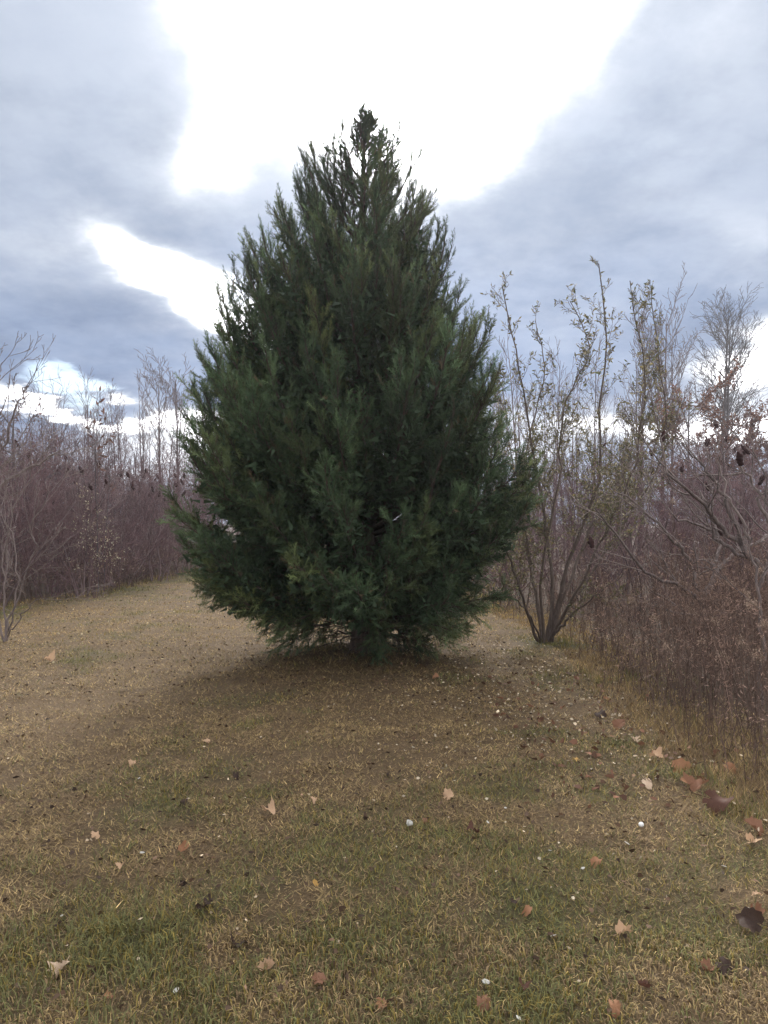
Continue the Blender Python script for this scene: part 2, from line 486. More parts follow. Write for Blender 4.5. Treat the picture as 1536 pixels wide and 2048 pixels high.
def build_cedar():
    root = empty('cedar_tree', (CED[0], CED[1], float(hgt(*CED)) - .02))
    tag(root, 'large dense dark green conifer, teardrop shaped, standing alone on the mown grass', 'tree')
    H = 6.3
    zz = np.linspace(-.05, H - .1, 26)
    tr = np.stack([.03 * np.sin(zz * 1.1), .03 * np.cos(zz * .9) - .03, zz], -1)
    rad = .115 * (1 - zz / H) ** .9 + .008; rad[:3] += [.06, .03, .012]
    def trunk_at(z): return np.array([np.interp(z, zz, tr[:, 0]), np.interp(z, zz, tr[:, 1]), z])
    Vt, Ft = tubes([(tr, rad)], 12)
    obj('trunk', make_mesh('trunk', Vt, Ft, M_cedarbark, None, True), root)
    boughs = []
    nb = 360
    zs = np.linspace(.02, 6.2, 600); pdf = np.interp(zs, CED_Z, CED_R) ** 1.15 + .12 + .22 * (zs > 4.9)
    cdf = np.cumsum(pdf); cdf /= cdf[-1]
    for i in range(nb):
        z = float(np.interp((i + rng.random()) / nb, cdf, zs)); th = i * 2.39996 + rng.normal(0, .35)
        lob = 1 + .09 * math.sin(3 * th + 1.3 + z) + .07 * math.sin(5 * th - 2.2 * z) + .05 * math.sin(4.3 * z + 2 * th)
        if z < .75 and abs(((th + math.pi / 2 + math.pi) % (2 * math.pi)) - math.pi) < .75 and rng.random() < .28: continue
        r = float(np.interp(z, CED_Z, CED_R)) * lob * rng.uniform(.74, 1.02)
        r *= 1 - math.cos(th) * float(np.interp(z, [0, 2.5, 3.5, 6], [.10, .09, .10, .08]))
        r = min(r, 1.04 * float(np.interp(z, CED_Z, CED_R)) * (1 - .07 * math.cos(th)))
        boughs.append((z, th, r, 0))
    # leading shoots seen on the outline (photo pixel of the tip)
    for (px, py) in [(606, 290), (632, 330), (572, 375), (545, 440), (487, 490), (515, 520), (428, 655), (450, 660), (412, 780), (400, 850), (820, 285), (848, 310), (700, 275),
                     (905, 460), (935, 520), (972, 555), (985, 640), (1048, 760), (1060, 850), (668, 300), (728, 215), (738, 225), (719, 232), (746, 245), (722, 258), (734, 270), (712, 262), (750, 280), (730, 240)]:
        p = PT(px, py, CED[1]); z = p[2] - (.17 if py > 380 else .06); r = (p[0] - CED[0]) * .9
        boughs.append((z, 0 if r > 0 else math.pi, abs(r) * (1.0 if r < 0 else .97), 1))
    wood, sp, sd, ss, sc = [], [], [], [], []
    ip, idr, isz = [], [], []
    for (z, th, r, lead) in boughs:
        z += rng.normal(0, .02)
        rise = float(np.interp(z, [0, .4, .9, 2, 4, 6], [-.35, -.15, .25, .55, .95, 1.6]))
        if lead: rise = max(rise, 1.0)
        th += rng.normal(0, .12) if not lead else rng.normal(0, .45)
        zb = float(np.clip(z - r * rise - rng.uniform(0, .15), .22, 5.9))
        o = np.array([math.cos(th), math.sin(th), 0])
        P0 = trunk_at(zb); P2 = trunk_at(z) * np.array([1, 1, 0]) + np.array([0, 0, z]) + o * r
        dz = z - zb
        P1 = P0 + o * r * .72 + np.array([0, 0, dz * (.28 if dz > 0 else .15)])
        t = np.linspace(0, 1, 9)[:, None]
        C = (1 - t) ** 2 * P0 + 2 * t * (1 - t) * P1 + t * t * P2
        C[1:] += rng.normal(0, .018, (8, 3))
        L = float(np.sum(np.linalg.norm(np.diff(C, axis=0), axis=1)))
        wood.append((C, np.linspace(.010 + .012 * L, .004, 9)))
        tint = rng.normal(0, .16); warm = rng.random() ** 3
        ns = int((9 + 13 * L) * (1.35 if z > 4.6 else .95))
        for k in range(ns):
            u = .30 + .70 * (k + rng.random()) / ns if not lead else .18 + .82 * (k + rng.random()) / ns
            f = u * 8; j = min(int(f), 7); pos = C[j] + (C[j + 1] - C[j]) * (f - j); tg = nrm(C[j + 1] - C[j])
            q = rng.normal(0, 1, 3); q = nrm(q - tg * np.dot(q, tg))
            dirv = nrm(tg * .75 + q * (.75 if not lead else .4) + np.array([0, 0, float(np.interp(z, [.4, .9, 2.2, 4], [-.12, .05, .20, .42]))]) + o * .18)
            ll = rng.uniform(.18, .50) * (1.1 - .45 * u) * (min(1, .35 + r * .7)) * float(np.interp(z, [.5, 1.6, 3], [.70, .82, 1.0]))
            if u > .93: ll *= .9; dirv = nrm(tg + np.array([0, 0, .4 if z > .6 else 0]))
            m = 3; w = [pos]; dd = dirv
            for _ in range(m - 1):
                dd = nrm(dd + rng.normal(0, .12, 3) + np.array([0, 0, float(np.interp(z, [.5, 1.5, 4], [-.03, .03, .09]))])); w.append(w[-1] + dd * ll / (m - 1))
            w = np.array(w); wood.append((w, np.linspace(.0045, .0018, m)))
            nsp = max(5, int(ll / .0285 * float(np.interp(z, [4.6, 5.6], [1, 1.7]))))
            for s in range(nsp):
                v = .10 + .90 * (s + rng.random()) / nsp; f2 = v * (m - 1); j2 = min(int(f2), m - 2)
                ps = w[j2] + (w[j2 + 1] - w[j2]) * (f2 - j2); tg2 = nrm(w[j2 + 1] - w[j2])
                q = rng.normal(0, 1, 3); q = nrm(q - tg2 * np.dot(q, tg2))
                a = (.52 if z > 3 else .75) if v < .9 else .12
                sp.append(ps); sd.append(tg2 + q * a * rng.uniform(.5, 1.2) + np.array([0, 0, float(np.interp(z, [.5, 1.5, 4], [0, .08, .25]))]))
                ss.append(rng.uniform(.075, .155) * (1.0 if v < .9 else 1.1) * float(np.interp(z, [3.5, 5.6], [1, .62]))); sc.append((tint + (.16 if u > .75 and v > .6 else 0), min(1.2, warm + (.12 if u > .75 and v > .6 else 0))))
        # denser inner foliage along the bough
        if .75 < z < 5.0:
            for k in range(int(95 * L)):
                u = rng.uniform(.30, .84 if not lead else .6); f = u * 8; j = min(int(f), 7); pos = C[j] + (C[j + 1] - C[j]) * (f - j)
                ip.append(pos + rng.normal(0, .075, 3)); idr.append(rng.normal(0, 1, 3)); isz.append(rng.uniform(.06, .13))
    # bare dead branches near the foot
    dead = []
    for k in range(90):
        z = rng.uniform(.15, 1.3); th = rng.uniform(0, 6.283); o = np.array([math.cos(th), math.sin(th), rng.uniform(-.15, .35)])
        grow(dead, trunk_at(z), o, rng.uniform(.5, 1.25), .008, 0, dict(seg=[5, 3], wig=[.10, .15], up=[.0, .02], kids=[6], start=[.25], ang=[.8], ratio=[.35], rr=[.5], rmin=.0018))
    wood += [(p, r) for p, r, _ in dead]
    Vw, Fw = tubes(wood, 3)
    obj('branches', make_mesh('branches', Vw, Fw, M_cedarbark), root)
    sp = np.array(sp); sd = np.array(sd); ss = np.array(ss); sc = np.array(sc)
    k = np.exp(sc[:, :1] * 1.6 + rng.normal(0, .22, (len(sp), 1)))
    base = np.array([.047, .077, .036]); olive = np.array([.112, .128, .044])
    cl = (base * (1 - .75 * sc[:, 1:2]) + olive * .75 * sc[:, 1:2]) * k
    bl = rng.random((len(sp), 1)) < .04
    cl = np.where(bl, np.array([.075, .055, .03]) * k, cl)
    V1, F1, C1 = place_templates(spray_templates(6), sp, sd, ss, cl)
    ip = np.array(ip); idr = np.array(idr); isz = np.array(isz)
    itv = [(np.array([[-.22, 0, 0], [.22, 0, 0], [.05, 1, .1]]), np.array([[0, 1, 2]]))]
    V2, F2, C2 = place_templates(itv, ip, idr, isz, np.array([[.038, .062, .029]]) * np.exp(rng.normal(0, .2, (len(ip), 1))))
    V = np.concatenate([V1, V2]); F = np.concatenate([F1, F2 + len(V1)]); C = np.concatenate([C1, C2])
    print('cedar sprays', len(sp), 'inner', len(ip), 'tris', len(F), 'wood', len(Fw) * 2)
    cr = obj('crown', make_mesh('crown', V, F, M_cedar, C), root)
    cr['kind'] = 'stuff'


build_cedar()
# ------------------------------------------------------------------ turf: blades and straw
def build_grass():
    bands = [(2.15, 3.0, 10500, 3), (3.0, 3.6, 10500, 1), (3.6, 4.6, 9500, 1), (4.6, 6.5, 6000, 1), (6.5, 9.5, 3000, 1), (9.5, 14, 1500, 1), (14, 26, 480, 1)]
    Vs, Fs, Cs, off = [], [], [], 0
    for (y0, y1, dens, seg) in bands:
        w0, w1 = -.53 * y1 - .25, .53 * y1 + .25
        n = int((y1 - y0) * (w1 - w0) * dens)
        x = rng.uniform(w0, w1, n); y = rng.uniform(y0, y1, n)
        keep = (np.abs(x) < .53 * y + .22) & (x < stand_edge(y) + 1.0) & (x > left_edge(y) - .9)
        # thin patches of worn turf
        bare = fbm(x * 2.1 + 60, y * 2.1 + 9, 3)
        keep &= rng.random(n) < np.clip(.45 + (bare - .30) * 3.2, .45, 1)
        x, y = x[keep], y[keep]; n = len(x)
        g = green_mask(x, y)
        isg = rng.random(n) < g * .95 + .03
        st = fbm(x * 5 + 3, y * 5 + 1, 3)
        k = np.exp(rng.normal(0, .28, n))[:, None]
        c = np.where(isg[:, None], COL_GREEN * (1 - .0) , np.where((rng.random(n) < .30 + .9 * (st - .45))[:, None], COL_STRAW, COL_BROWN)) * k
        yel = isg & (rng.random(n) < .3); c[yel] = c[yel] * np.array([1.5, 1.15, .8])
        sunlit_gold = np.clip((y - 8) / 3, 0, 1)[:, None]; c = c * (1 + sunlit_gold * np.array([.10, .06, -.12]))  # golden cast of the sunlit far strip, painted into the blade colour
        ht = np.where(isg, rng.uniform(.022, .062, n), rng.uniform(.016, .05, n))
        ht *= .40 + .95 * fbm(x * 4.2, y * 4.2 + 77, 3)
        tall = np.clip(1 - np.abs(x - stand_edge(y) - .2) / .7, 0, 1) * (y > 4) + np.clip(1 - np.abs(x - left_edge(y) + .1) / .6, 0, 1)
        ht *= 1 + tall * rng.uniform(0, 1.9, n)
        ht *= 1 + 1.6 * np.exp(-((x - CED[0]) ** 2 + (y - CED[1] + .3) ** 2) / 1.2) * rng.random(n)
        lean = np.where(isg, rng.uniform(.3, 1.3, n), rng.uniform(.8, 1.52, n))
        ht *= 1 + .45 * isg * np.clip((-.35 - x) / .6, 0, 1) * np.clip((3.9 - y) / .8, 0, 1)
        lean = np.where(tall > .4, lean * .6, lean)
        a = rng.uniform(0, 6.283, n)
        wd_ = rng.uniform(.0011, .0027, n) * np.interp((y0 + y1) / 2, [2, 4, 8, 20], [1, 1.15, 1.9, 3.6])
        ux, uy = np.cos(a), np.sin(a); b = a + rng.uniform(.9, 2.2, n); sx, sy = np.cos(b), np.sin(b)
        z = hgt(x, y) + rng.uniform(-.002, .010, n)
        P0 = np.stack([x, y, z], -1); Sd = np.stack([sx, sy, np.zeros(n)], -1) * wd_[:, None]
        tip = P0 + np.stack([ux * np.sin(lean), uy * np.sin(lean), np.cos(lean) * .9 + .04], -1) * ht[:, None]
        if seg == 1:
            V = np.stack([P0 - Sd, P0 + Sd, tip], 1); f = np.array([[0, 1, 2]])
        else:
            l2 = lean * .45
            mid = P0 + np.stack([ux * np.sin(l2), uy * np.sin(l2), np.cos(l2)], -1) * (ht * .55)[:, None]
            V = np.stack([P0 - Sd, P0 + Sd, mid + Sd * .8, mid - Sd * .8, tip], 1); f = np.array([[0, 1, 2], [0, 2, 3], [3, 2, 4]])
        nv = V.shape[1]
        Vs.append(V.reshape(-1, 3)); Cs.append(np.repeat(c, nv, 0))
        Fs.append((f[None] + (np.arange(n) * nv)[:, None, None]).reshape(-1, 3) + off); off += n * nv
    V, F, C = np.concatenate(Vs), np.concatenate(Fs), np.concatenate(Cs)
    print('grass tris', len(F))
    tag(obj('grass', make_mesh('grass', V, F, M_grass, C)), 'short autumn grass mixed green and straw brown over the mown clearing', 'grass', kind='stuff')


build_grass()


def build_litter():
    """tiny leaf flecks and chaff, pale on the right, dark elsewhere"""
    P, Cc, Sz = [], [], []
    def add(n, fx, fy, col, s0, s1, jit=.25):
        x = fx(n); y = fy(n); k = (x < stand_edge(y) + .5) & (x > left_edge(y)) & (np.abs(x) < .55 * y + .2)
        for a, b in zip(x[k], y[k]):
            P.append((a, b)); Cc.append(np.array(col) * math.exp(rng.normal(0, jit))); Sz.append(rng.uniform(s0, s1))
    U = lambda a, b: (lambda n: rng.uniform(a, b, n)); Nn = lambda m, s: (lambda n: rng.normal(m, s, n))
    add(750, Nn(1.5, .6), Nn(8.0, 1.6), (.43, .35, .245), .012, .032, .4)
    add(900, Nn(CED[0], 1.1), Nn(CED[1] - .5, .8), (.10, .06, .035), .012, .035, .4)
    add(260, U(.9, 2.4), U(4.2, 8), (.15, .075, .045), .03, .06, .4)
    add(260, Nn(1.2, .7), Nn(6.0, 1.0), (.50, .42, .30), .010, .024)
    add(220, U(-3, 2), U(2.3, 7), (.46, .36, .24), .008, .02)
    add(260, U(-7, 2), U(8, 18), (.50, .42, .26), .015, .04)
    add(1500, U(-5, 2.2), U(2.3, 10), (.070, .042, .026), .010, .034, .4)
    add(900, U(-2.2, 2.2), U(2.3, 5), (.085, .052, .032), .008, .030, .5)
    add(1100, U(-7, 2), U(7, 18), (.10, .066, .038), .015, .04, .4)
    P = np.array(P); Cc = np.array(Cc); Sz = np.array(Sz); n = len(P)
    pos = np.stack([P[:, 0], P[:, 1], hgt(P[:, 0], P[:, 1]) + rng.uniform(.012, .035, n)], -1)
    T = [(np.array([[-.3, 0, .05], [.3, 0, .06], [.38, .5, -.05], [-.3, .55, .1], [.05, 1, .2]]), np.array([[0, 1, 2], [0, 2, 3], [3, 2, 4]])),
         (np.array([[-.2, 0, 0.1], [.2, 0, 0], [.25, .6, .14], [-.22, .5, 0], [0, 1.2, 0]]), np.array([[0, 1, 2], [0, 2, 3], [3, 2, 4]]))]
    d = rng.normal(0, 1, (n, 3)); d[:, 2] *= .3
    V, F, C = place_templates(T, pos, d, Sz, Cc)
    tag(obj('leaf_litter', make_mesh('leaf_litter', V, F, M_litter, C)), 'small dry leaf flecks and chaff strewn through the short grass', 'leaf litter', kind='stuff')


build_litter()

# ------------------------------------------------------------------ right: broad shrub with narrow leaves
def leaves_on(polys, per_m, size, cols, tilt=.5, tmin=0.0, droop=0.0):
    """leaf quads along twigs; returns V, F, C"""
    pos, dr, sz, cc = [], [], [], []
    for p, r, *_ in polys:
        L = float(np.sum(np.linalg.norm(np.diff(p, axis=0), axis=1))); n = rng.poisson(L * per_m)
        for _ in range(n):
            t = rng.uniform(tmin, 1) * (len(p) - 1); j = min(int(t), len(p) - 2)
            tg = nrm(p[j + 1] - p[j]); q = nrm(rng.normal(0, 1, 3))
            pos.append(p[j] + (p[j + 1] - p[j]) * (t - j)); dr.append(tg * .6 + q * .9 + np.array([0, 0, .1 - droop]))
            sz.append(rng.uniform(*size)); cc.append(np.array(cols[rng.integers(len(cols))]) * math.exp(rng.normal(0, .22)))
    if not pos: return np.zeros((0, 3)), np.zeros((0, 3), int), np.zeros((0, 3))
    T = [(np.array([[0, 0, 0], [.19, .45, .05], [0, 1, 0], [-.19, .45, .05]]), np.array([[0, 1, 2], [0, 2, 3]])),
         (np.array([[0, 0, 0], [.17, .5, -.06], [.03, 1, .12], [-.17, .4, .02]]), np.array([[0, 1, 2], [0, 2, 3]]))]
    return place_templates(T, np.array(pos), np.array(dr), np.array(sz), np.array(cc))


def build_shrub():
    bx, by = G(1085, 1285)
    root = empty('leafy_shrub', (bx, by, float(hgt(bx, by)) - .03))
    tag(root, 'tall many-stemmed shrub with small narrow olive leaves, right of the big conifer', 'shrub', )
    B = np.array([bx, by, float(hgt(bx, by)) - .03])
    # stems traced in metres from the foot: (px, py, distance)
    stems = [([(1078, 1290, 10.06), (1060, 1240, 10.0), (1030, 1150, 9.8), (1005, 1060, 9.6), (985, 950, 9.5)], .040),
             ([(1082, 1290, 10.06), (1050, 1215, 9.95), (1000, 1185, 9.7), (975, 1165, 9.5)], .024),
             ([(1092, 1290, 10.06), (1105, 1200, 10.1), (1100, 1100, 10.3), (1080, 980, 10.5), (1060, 860, 10.6), (1035, 720, 10.7), (1005, 570, 10.7)], .050),
             ([(1096, 1290, 10.06), (1112, 1220, 10.1), (1140, 1130, 10.2), (1162, 1060, 10.3), (1200, 960, 10.4), (1198, 820, 10.5), (1212, 680, 10.5), (1200, 525, 10.5)], .056),
             ([(1098, 1290, 10.08), (1130, 1180, 10.3), (1185, 1050, 10.6), (1240, 960, 10.8), (1300, 890, 11.0), (1350, 830, 11.1)], .046),
             ([(1098, 1290, 10.04), (1130, 1240, 9.9), (1180, 1200, 9.7), (1245, 1145, 9.5)], .038),
             ([(1088, 1290, 10.1), (1070, 1180, 10.6), (1045, 1040, 11.0), (1060, 880, 11.2), (1090, 740, 11.2), (1070, 640, 11.2)], .040),
             ([(1094, 1290, 10.0), (1150, 1185, 9.7), (1220, 1050, 9.5), (1275, 900, 9.3), (1290, 740, 9.3), (1258, 560, 9.3)], .036),
             ([(1088, 1290, 10.0), (1085, 1120, 9.7), (1120, 960, 9.5), (1125, 820, 9.4), (1180, 700, 9.4), (1140, 600, 9.4)], .034),
             ([(1094, 1290, 10.1), (1165, 1170, 10.5), (1260, 1030, 10.8), (1330, 900, 11.0), (1320, 720, 11), (1305, 575, 11)], .038),
             ([(1085, 1290, 10.1), (1065, 1150, 10.4), (1040, 1010, 10.6), (1020, 880, 10.8), (1000, 760, 10.8)], .030)]
    tw = []
    P1 = dict(seg=[5, 4, 3], wig=[.10, .14, .16], up=[.10, .07, .04], kids=[7, 5], start=[.15, .15], ang=[.75, .8], ratio=[.50, .5], rr=[.5, .55], rmin=.0022, tip=.3); P1['kids'] = [6, 4]
    for pts, r in stems:
        w = spline([PT(*p) - B for p in pts], 22)
        w[1:] += rng.normal(0, .012, (21, 3)); w[0, 2] = min(w[0, 2], .0)
        L = np.sum(np.linalg.norm(np.diff(w, axis=0), axis=1))
        V, F = tubes([(w, .64 * r * (1 - .80 * np.linspace(0, 1, 22) ** .8))], 7)
        obj('stem', make_mesh('stem', V, F, M_brown, None, True), root)
        n = int(L * 6)
        for k in range(n):
            t = .28 + .72 * (k + rng.random()) / n
            if rng.random() < .5 * t ** 2: continue
            f = t * 21; j = min(int(f), 20); pos = w[j] + (w[j + 1] - w[j]) * (f - j); tg = nrm(w[j + 1] - w[j])
            q = rng.normal(0, 1, 3); q = nrm(q - tg * np.dot(q, tg))
            grow(tw, pos, tg * .8 + q * .7 + np.array([0, 0, .15]), rng.uniform(.45, 1.05) * (1.2 - .85 * t), .007 * (1.2 - .7 * t), 0, P1)
        top = w[15:]; tw.append((top, np.full(len(top), .004), 9))
    V, F = tubes([(p, r) for p, r, l in tw], 3)
    obj('twigs', make_mesh('twigs', V, F, M_brown), root)['kind'] = 'stuff'
    cols = [(.125, .115, .045), (.10, .105, .045), (.16, .13, .055), (.21, .165, .07), (.13, .12, .075), (.30, .26, .17)]
    low = [q for q in tw if q[2] != 9 and q[0][0][2] < 2.9]; high = [q for q in tw if q[2] != 9 and q[0][0][2] >= 2.9]
    VA, FA, CA = leaves_on(low, 32, (.03, .06), cols); VB, FB, CB = leaves_on(high, 11, (.04, .075), cols)
    V, F, C = np.concatenate([VA, VB]), np.concatenate([FA, FB + len(VA)]), np.concatenate([CA, CB])
    V2, F2, C2 = leaves_on([q for q in tw if q[2] == 9], 26, (.05, .085), cols)
    print('shrub leaf tris', len(F) + len(F2))
    o = obj('foliage', make_mesh('foliage', np.concatenate([V, V2]), np.concatenate([F, F2 + len(V)]), M_leaf, np.concatenate([C, C2])), root)
    o['kind'] = 'stuff'


build_shrub()

# ------------------------------------------------------------------ sumacs and thicket bushes
def sumac_head(parent, p, s):
    """upright dark red seed cone: knobbly tapered mesh"""
    V, F = [], []
    n, m = 10, 7
    for i in range(n):
        t = i / (n - 1); r = s * (.21 * math.sin(math.pi * min(1, t * .85 + .13)) ** .8 + .02)
        for j in range(m):
            a = j * 2 * math.pi / m + i * .5
            rr = r * rng.uniform(.55, 1.45)
            V.append((rr * math.cos(a), rr * math.sin(a), s * t))
    for i in range(n - 1):
        for j in range(m):
            F.append((i * m + j, i * m + (j + 1) % m, (i + 1) * m + (j + 1) % m, (i + 1) * m + j))
    ax = rng.normal(0, .3, 2)
    V = np.array(V); V[:, 0] += V[:, 2] * ax[0]; V[:, 1] += V[:, 2] * ax[1]
    return obj('seed_head', make_mesh('seed_head', V + np.asarray(p), np.array(F), M_head), parent)


def sumac_from(name, label, group, paths, mat, loc, heads=0, twig_d=4.5, cat='sumac', extra=None):
    """small open tree from hand set limbs (world metres) plus grown twigs"""
    root = empty(name, loc); tag(root, label, cat, group)
    L0 = np.array(loc); tw, ends = [], []
    P1 = dict(seg=[5, 4, 3], wig=[.12, .15, .18], up=[.05, .05, .04], kids=[3, 2], start=[.3, .3], ang=[.6, .6], ratio=[.6, .5], rr=[.65, .6], rmin=.003, tip=.45)
    for i, (pts, r) in enumerate(paths):
        n = 16; w = spline([np.asarray(p) - L0 for p in pts], n); w[1:] += rng.normal(0, .018, (n - 1, 3))
        V, F = tubes([(w, r * (1 - .65 * np.linspace(0, 1, n)))], 7)
        obj('limb' if i else 'trunk', make_mesh('limb', V, F, mat, None, True), root)
        L = np.sum(np.linalg.norm(np.diff(w, axis=0), axis=1)); k = max(1, int(L * twig_d))
        for q in range(k):
            t = (.45 if i == 0 else .25) + (.75 if i else .55) * (q + rng.random()) / k; f = min(t, .999) * (n - 1); j = min(int(f), n - 2)
            pos = w[j] + (w[j + 1] - w[j]) * (f - j); tg = nrm(w[j + 1] - w[j]); a = rng.normal(0, 1, 3); a = nrm(a - tg * np.dot(a, tg))
            grow(tw, pos, tg * .8 + a * .6 + np.array([0, 0, .15]), rng.uniform(.35, .9), r * .30, 0, P1)
        ends.append(w[-1])
    V, F = tubes([(p, r) for p, r, l in tw], 4)
    obj('twigs', make_mesh('twigs', V, F, mat), root)['kind'] = 'stuff'
    cand = [p[-1] for p, r, l in tw if l == 0] + ends
    for k in range(heads):
        sumac_head(root, cand[rng.integers(len(cand))], rng.uniform(.085, .13))
    return root


def ground3(px, py, d=None):
    x, y = G(px, py)
    return np.array([x, y, float(hgt(x, y)) - .03])

b = ground3(1407, 1325)
sumac_from('sumac_tree', 'slim bare sumac forking low above the dead weeds, just right of the leafy shrub', None,
           [([b, PT(1408, 1250, b[1]), PT(1404, 1195, b[1])], .042),
            ([PT(1405, 1205, b[1]), PT(1375, 1120, b[1]), PT(1330, 1060, b[1] - .2), PT(1240, 980, b[1] - .4)], .026),
            ([PT(1405, 1210, b[1]), PT(1370, 1175, b[1] - .1), PT(1300, 1150, b[1] - .3), PT(1240, 1085, b[1] - .5), PT(1190, 1020, b[1] - .7)], .024),
            ([PT(1405, 1200, b[1]), PT(1430, 1130, b[1] + .1), PT(1432, 1060, b[1] + .3), PT(1400, 980, b[1] + .5)], .026),
            ([PT(1405, 1195, b[1]), PT(1440, 1140, b[1] + .1), PT(1478, 1100, b[1] + .2), PT(1545, 1070, b[1] + .3), PT(1600, 1020, b[1] + .3)], .028)],
           M_sumac, b, 2)
b = np.array([4.35, 8.3, float(hgt(4.35, 8.3)) - .03]); y = 8.3
sumac_from('sumac_tree', 'grey leaning sumac with long crossing limbs, at the right edge of the photo', None,
           [([b, PT(1560, 1220, y), PT(1530, 1150, y)], .05),
            ([PT(1530, 1150, y), PT(1490, 1100, y), PT(1440, 1050, y), PT(1400, 1000, y - .3), PT(1330, 945, y - .6)], .036),
            ([PT(1520, 1130, y), PT(1450, 1090, y + .1), PT(1410, 1060, y + .1), PT(1340, 1030, y)], .026),
            ([PT(1490, 1100, y), PT(1455, 1010, y), PT(1420, 950, y), PT(1370, 900, y)], .026),
            ([PT(1530, 1150, y), PT(1545, 1080, y), PT(1520, 1000, y), PT(1480, 930, y)], .032)],
           M_sumac, b, 3)
b = np.array([3.1, 6.4, float(hgt(3.1, 6.4)) - .02]); y = 6.4
sumac_from('sumac_tree', 'young reddish-headed sumac reaching out of the tallest weeds at the far right', None,
           [([b, PT(1520, 1280, y), PT(1515, 1180, y), PT(1500, 1080, y)], .020),
            ([PT(1515, 1180, y), PT(1545, 1100, y), PT(1540, 1000, y), PT(1510, 900, y)], .015),
            ([PT(1500, 1080, y), PT(1465, 1010, y), PT(1440, 930, y), PT(1435, 870, y)], .013)],
           M_sumac, b, 2, 2.5)
b = ground3(12, 1283); y = b[1]
sumac_from('sumac_tree', 'slim grey many-stemmed sumac on the grass at the left edge of the photo', None,
           [([b, PT(20, 1240, y), PT(40, 1150, y), PT(20, 1060, y), PT(-20, 980, y)], .015),
            ([b, PT(40, 1235, y), PT(70, 1205, y), PT(112, 1190, y)], .010),
            ([b, PT(12, 1200, y), PT(8, 1120, y), PT(30, 1010, y), PT(90, 930, y)], .014),
            ([b, PT(30, 1220, y), PT(60, 1130, y), PT(75, 1095, y), PT(60, 1060, y), PT(100, 985, y)], .013),
            ([b, PT(-10, 1200, y), PT(-40, 1080, y), PT(-10, 960, y), PT(50, 900, y)], .015)],
           M_sumac, b, 0, 4.0)
b = np.array([-5.9, 10.6, float(hgt(-5.9, 10.6)) - .03]); y = 10.6
sumac_from('sumac_tree', 'tall bare sumac leaning in from outside the left edge, twigs against the sky', None,
           [([b, PT(-70, 1100, y), PT(-50, 980, y), PT(-20, 850, y)], .045),
            ([PT(-60, 1050, y), PT(-20, 990, y), PT(50, 940, y), PT(120, 900, y)], .026),
            ([PT(-20, 850, y), PT(-10, 780, y), PT(5, 725, y)], .018),
            ([PT(-50, 980, y), PT(0, 900, y), PT(30, 820, y), PT(50, 770, y)], .022)],
           M_sumac, b, 0, 4.0)


def bush_proto(name, H, nst, P, mat, heads=0, spread=.6, foot=.35, sides=3, extra_part=None):
    """clump of stems grown from one foot; parts: stems, twigs, seed_head"""
    root = empty(name); L = []
    for k in range(nst):
        a = rng.uniform(0, 6.283); s = spread * rng.uniform(.2, 1.2)
        grow(L, (foot * rng.uniform(0, 1) * math.cos(a), foot * rng.uniform(0, 1) * math.sin(a), -.05), (math.cos(a) * s, math.sin(a) * s, 1), H * rng.uniform(.7, 1.0), P['r'] * rng.uniform(.7, 1.1), 0, P)
    st = [(p, r) for p, r, l in L if l == 0]; tw = [(p, r) for p, r, l in L if l > 0]
    V, F = tubes(st, 5); obj('stems', make_mesh('stems', V, F, mat), root)
    V, F = tubes(tw, sides); obj('twigs', make_mesh('twigs', V, F, mat), root)['kind'] = 'stuff'
    ends = [p[-1] for p, r, l in L if l == 1]
    ends.sort(key=lambda e: -e[2])
    for k in range(heads): sumac_head(root, ends[rng.integers(max(1, len(ends) * 2 // 3))], rng.uniform(.12, .20))
    print(name, len(F) * 2)
    return root, L


PD = dict(r=.016, seg=[7, 5, 4, 2], wig=[.17, .22, .24, .25], up=[.05, .06, .06, .05], kids=[9, 6, 5], start=[.12, .15, .15], ang=[.65, .7, .75], ratio=[.55, .5, .5], rr=[.5, .6, .65], rmin=.0028, tip=.3)
PS = dict(r=.026, seg=[7, 5, 4, 3], wig=[.11, .15, .17, .2], up=[.03, .05, .06, .05], kids=[6, 4, 3], start=[.35, .3, .3], ang=[.6, .6, .6], ratio=[.6, .55, .5], rr=[.6, .65, .7], rmin=.0035, tip=.4)
dense = [bush_proto('thicket_bush', 3.3, 8, PD, M_thick)[0] for _ in range(3)]
sumacs = [bush_proto('sumac_bush', 3.4, 5, PS, M_limb, heads=h, spread=.55)[0] for h in (7, 5, 8)]
used = set()

def put(proto, x, y, s, label, cat, group, hz=1.0):
    o = proto if proto.name not in used else copy_tree(proto)
    used.add(proto.name); used.add(o.name)
    o.location = (x, y, float(hgt(x, y)) - .03); o.rotation_euler = (rng.normal(0, .04), rng.normal(0, .04), rng.uniform(0, 6.283)); o.scale = (s, s, s * hz)
    tag(o, label, cat, group)
    return o

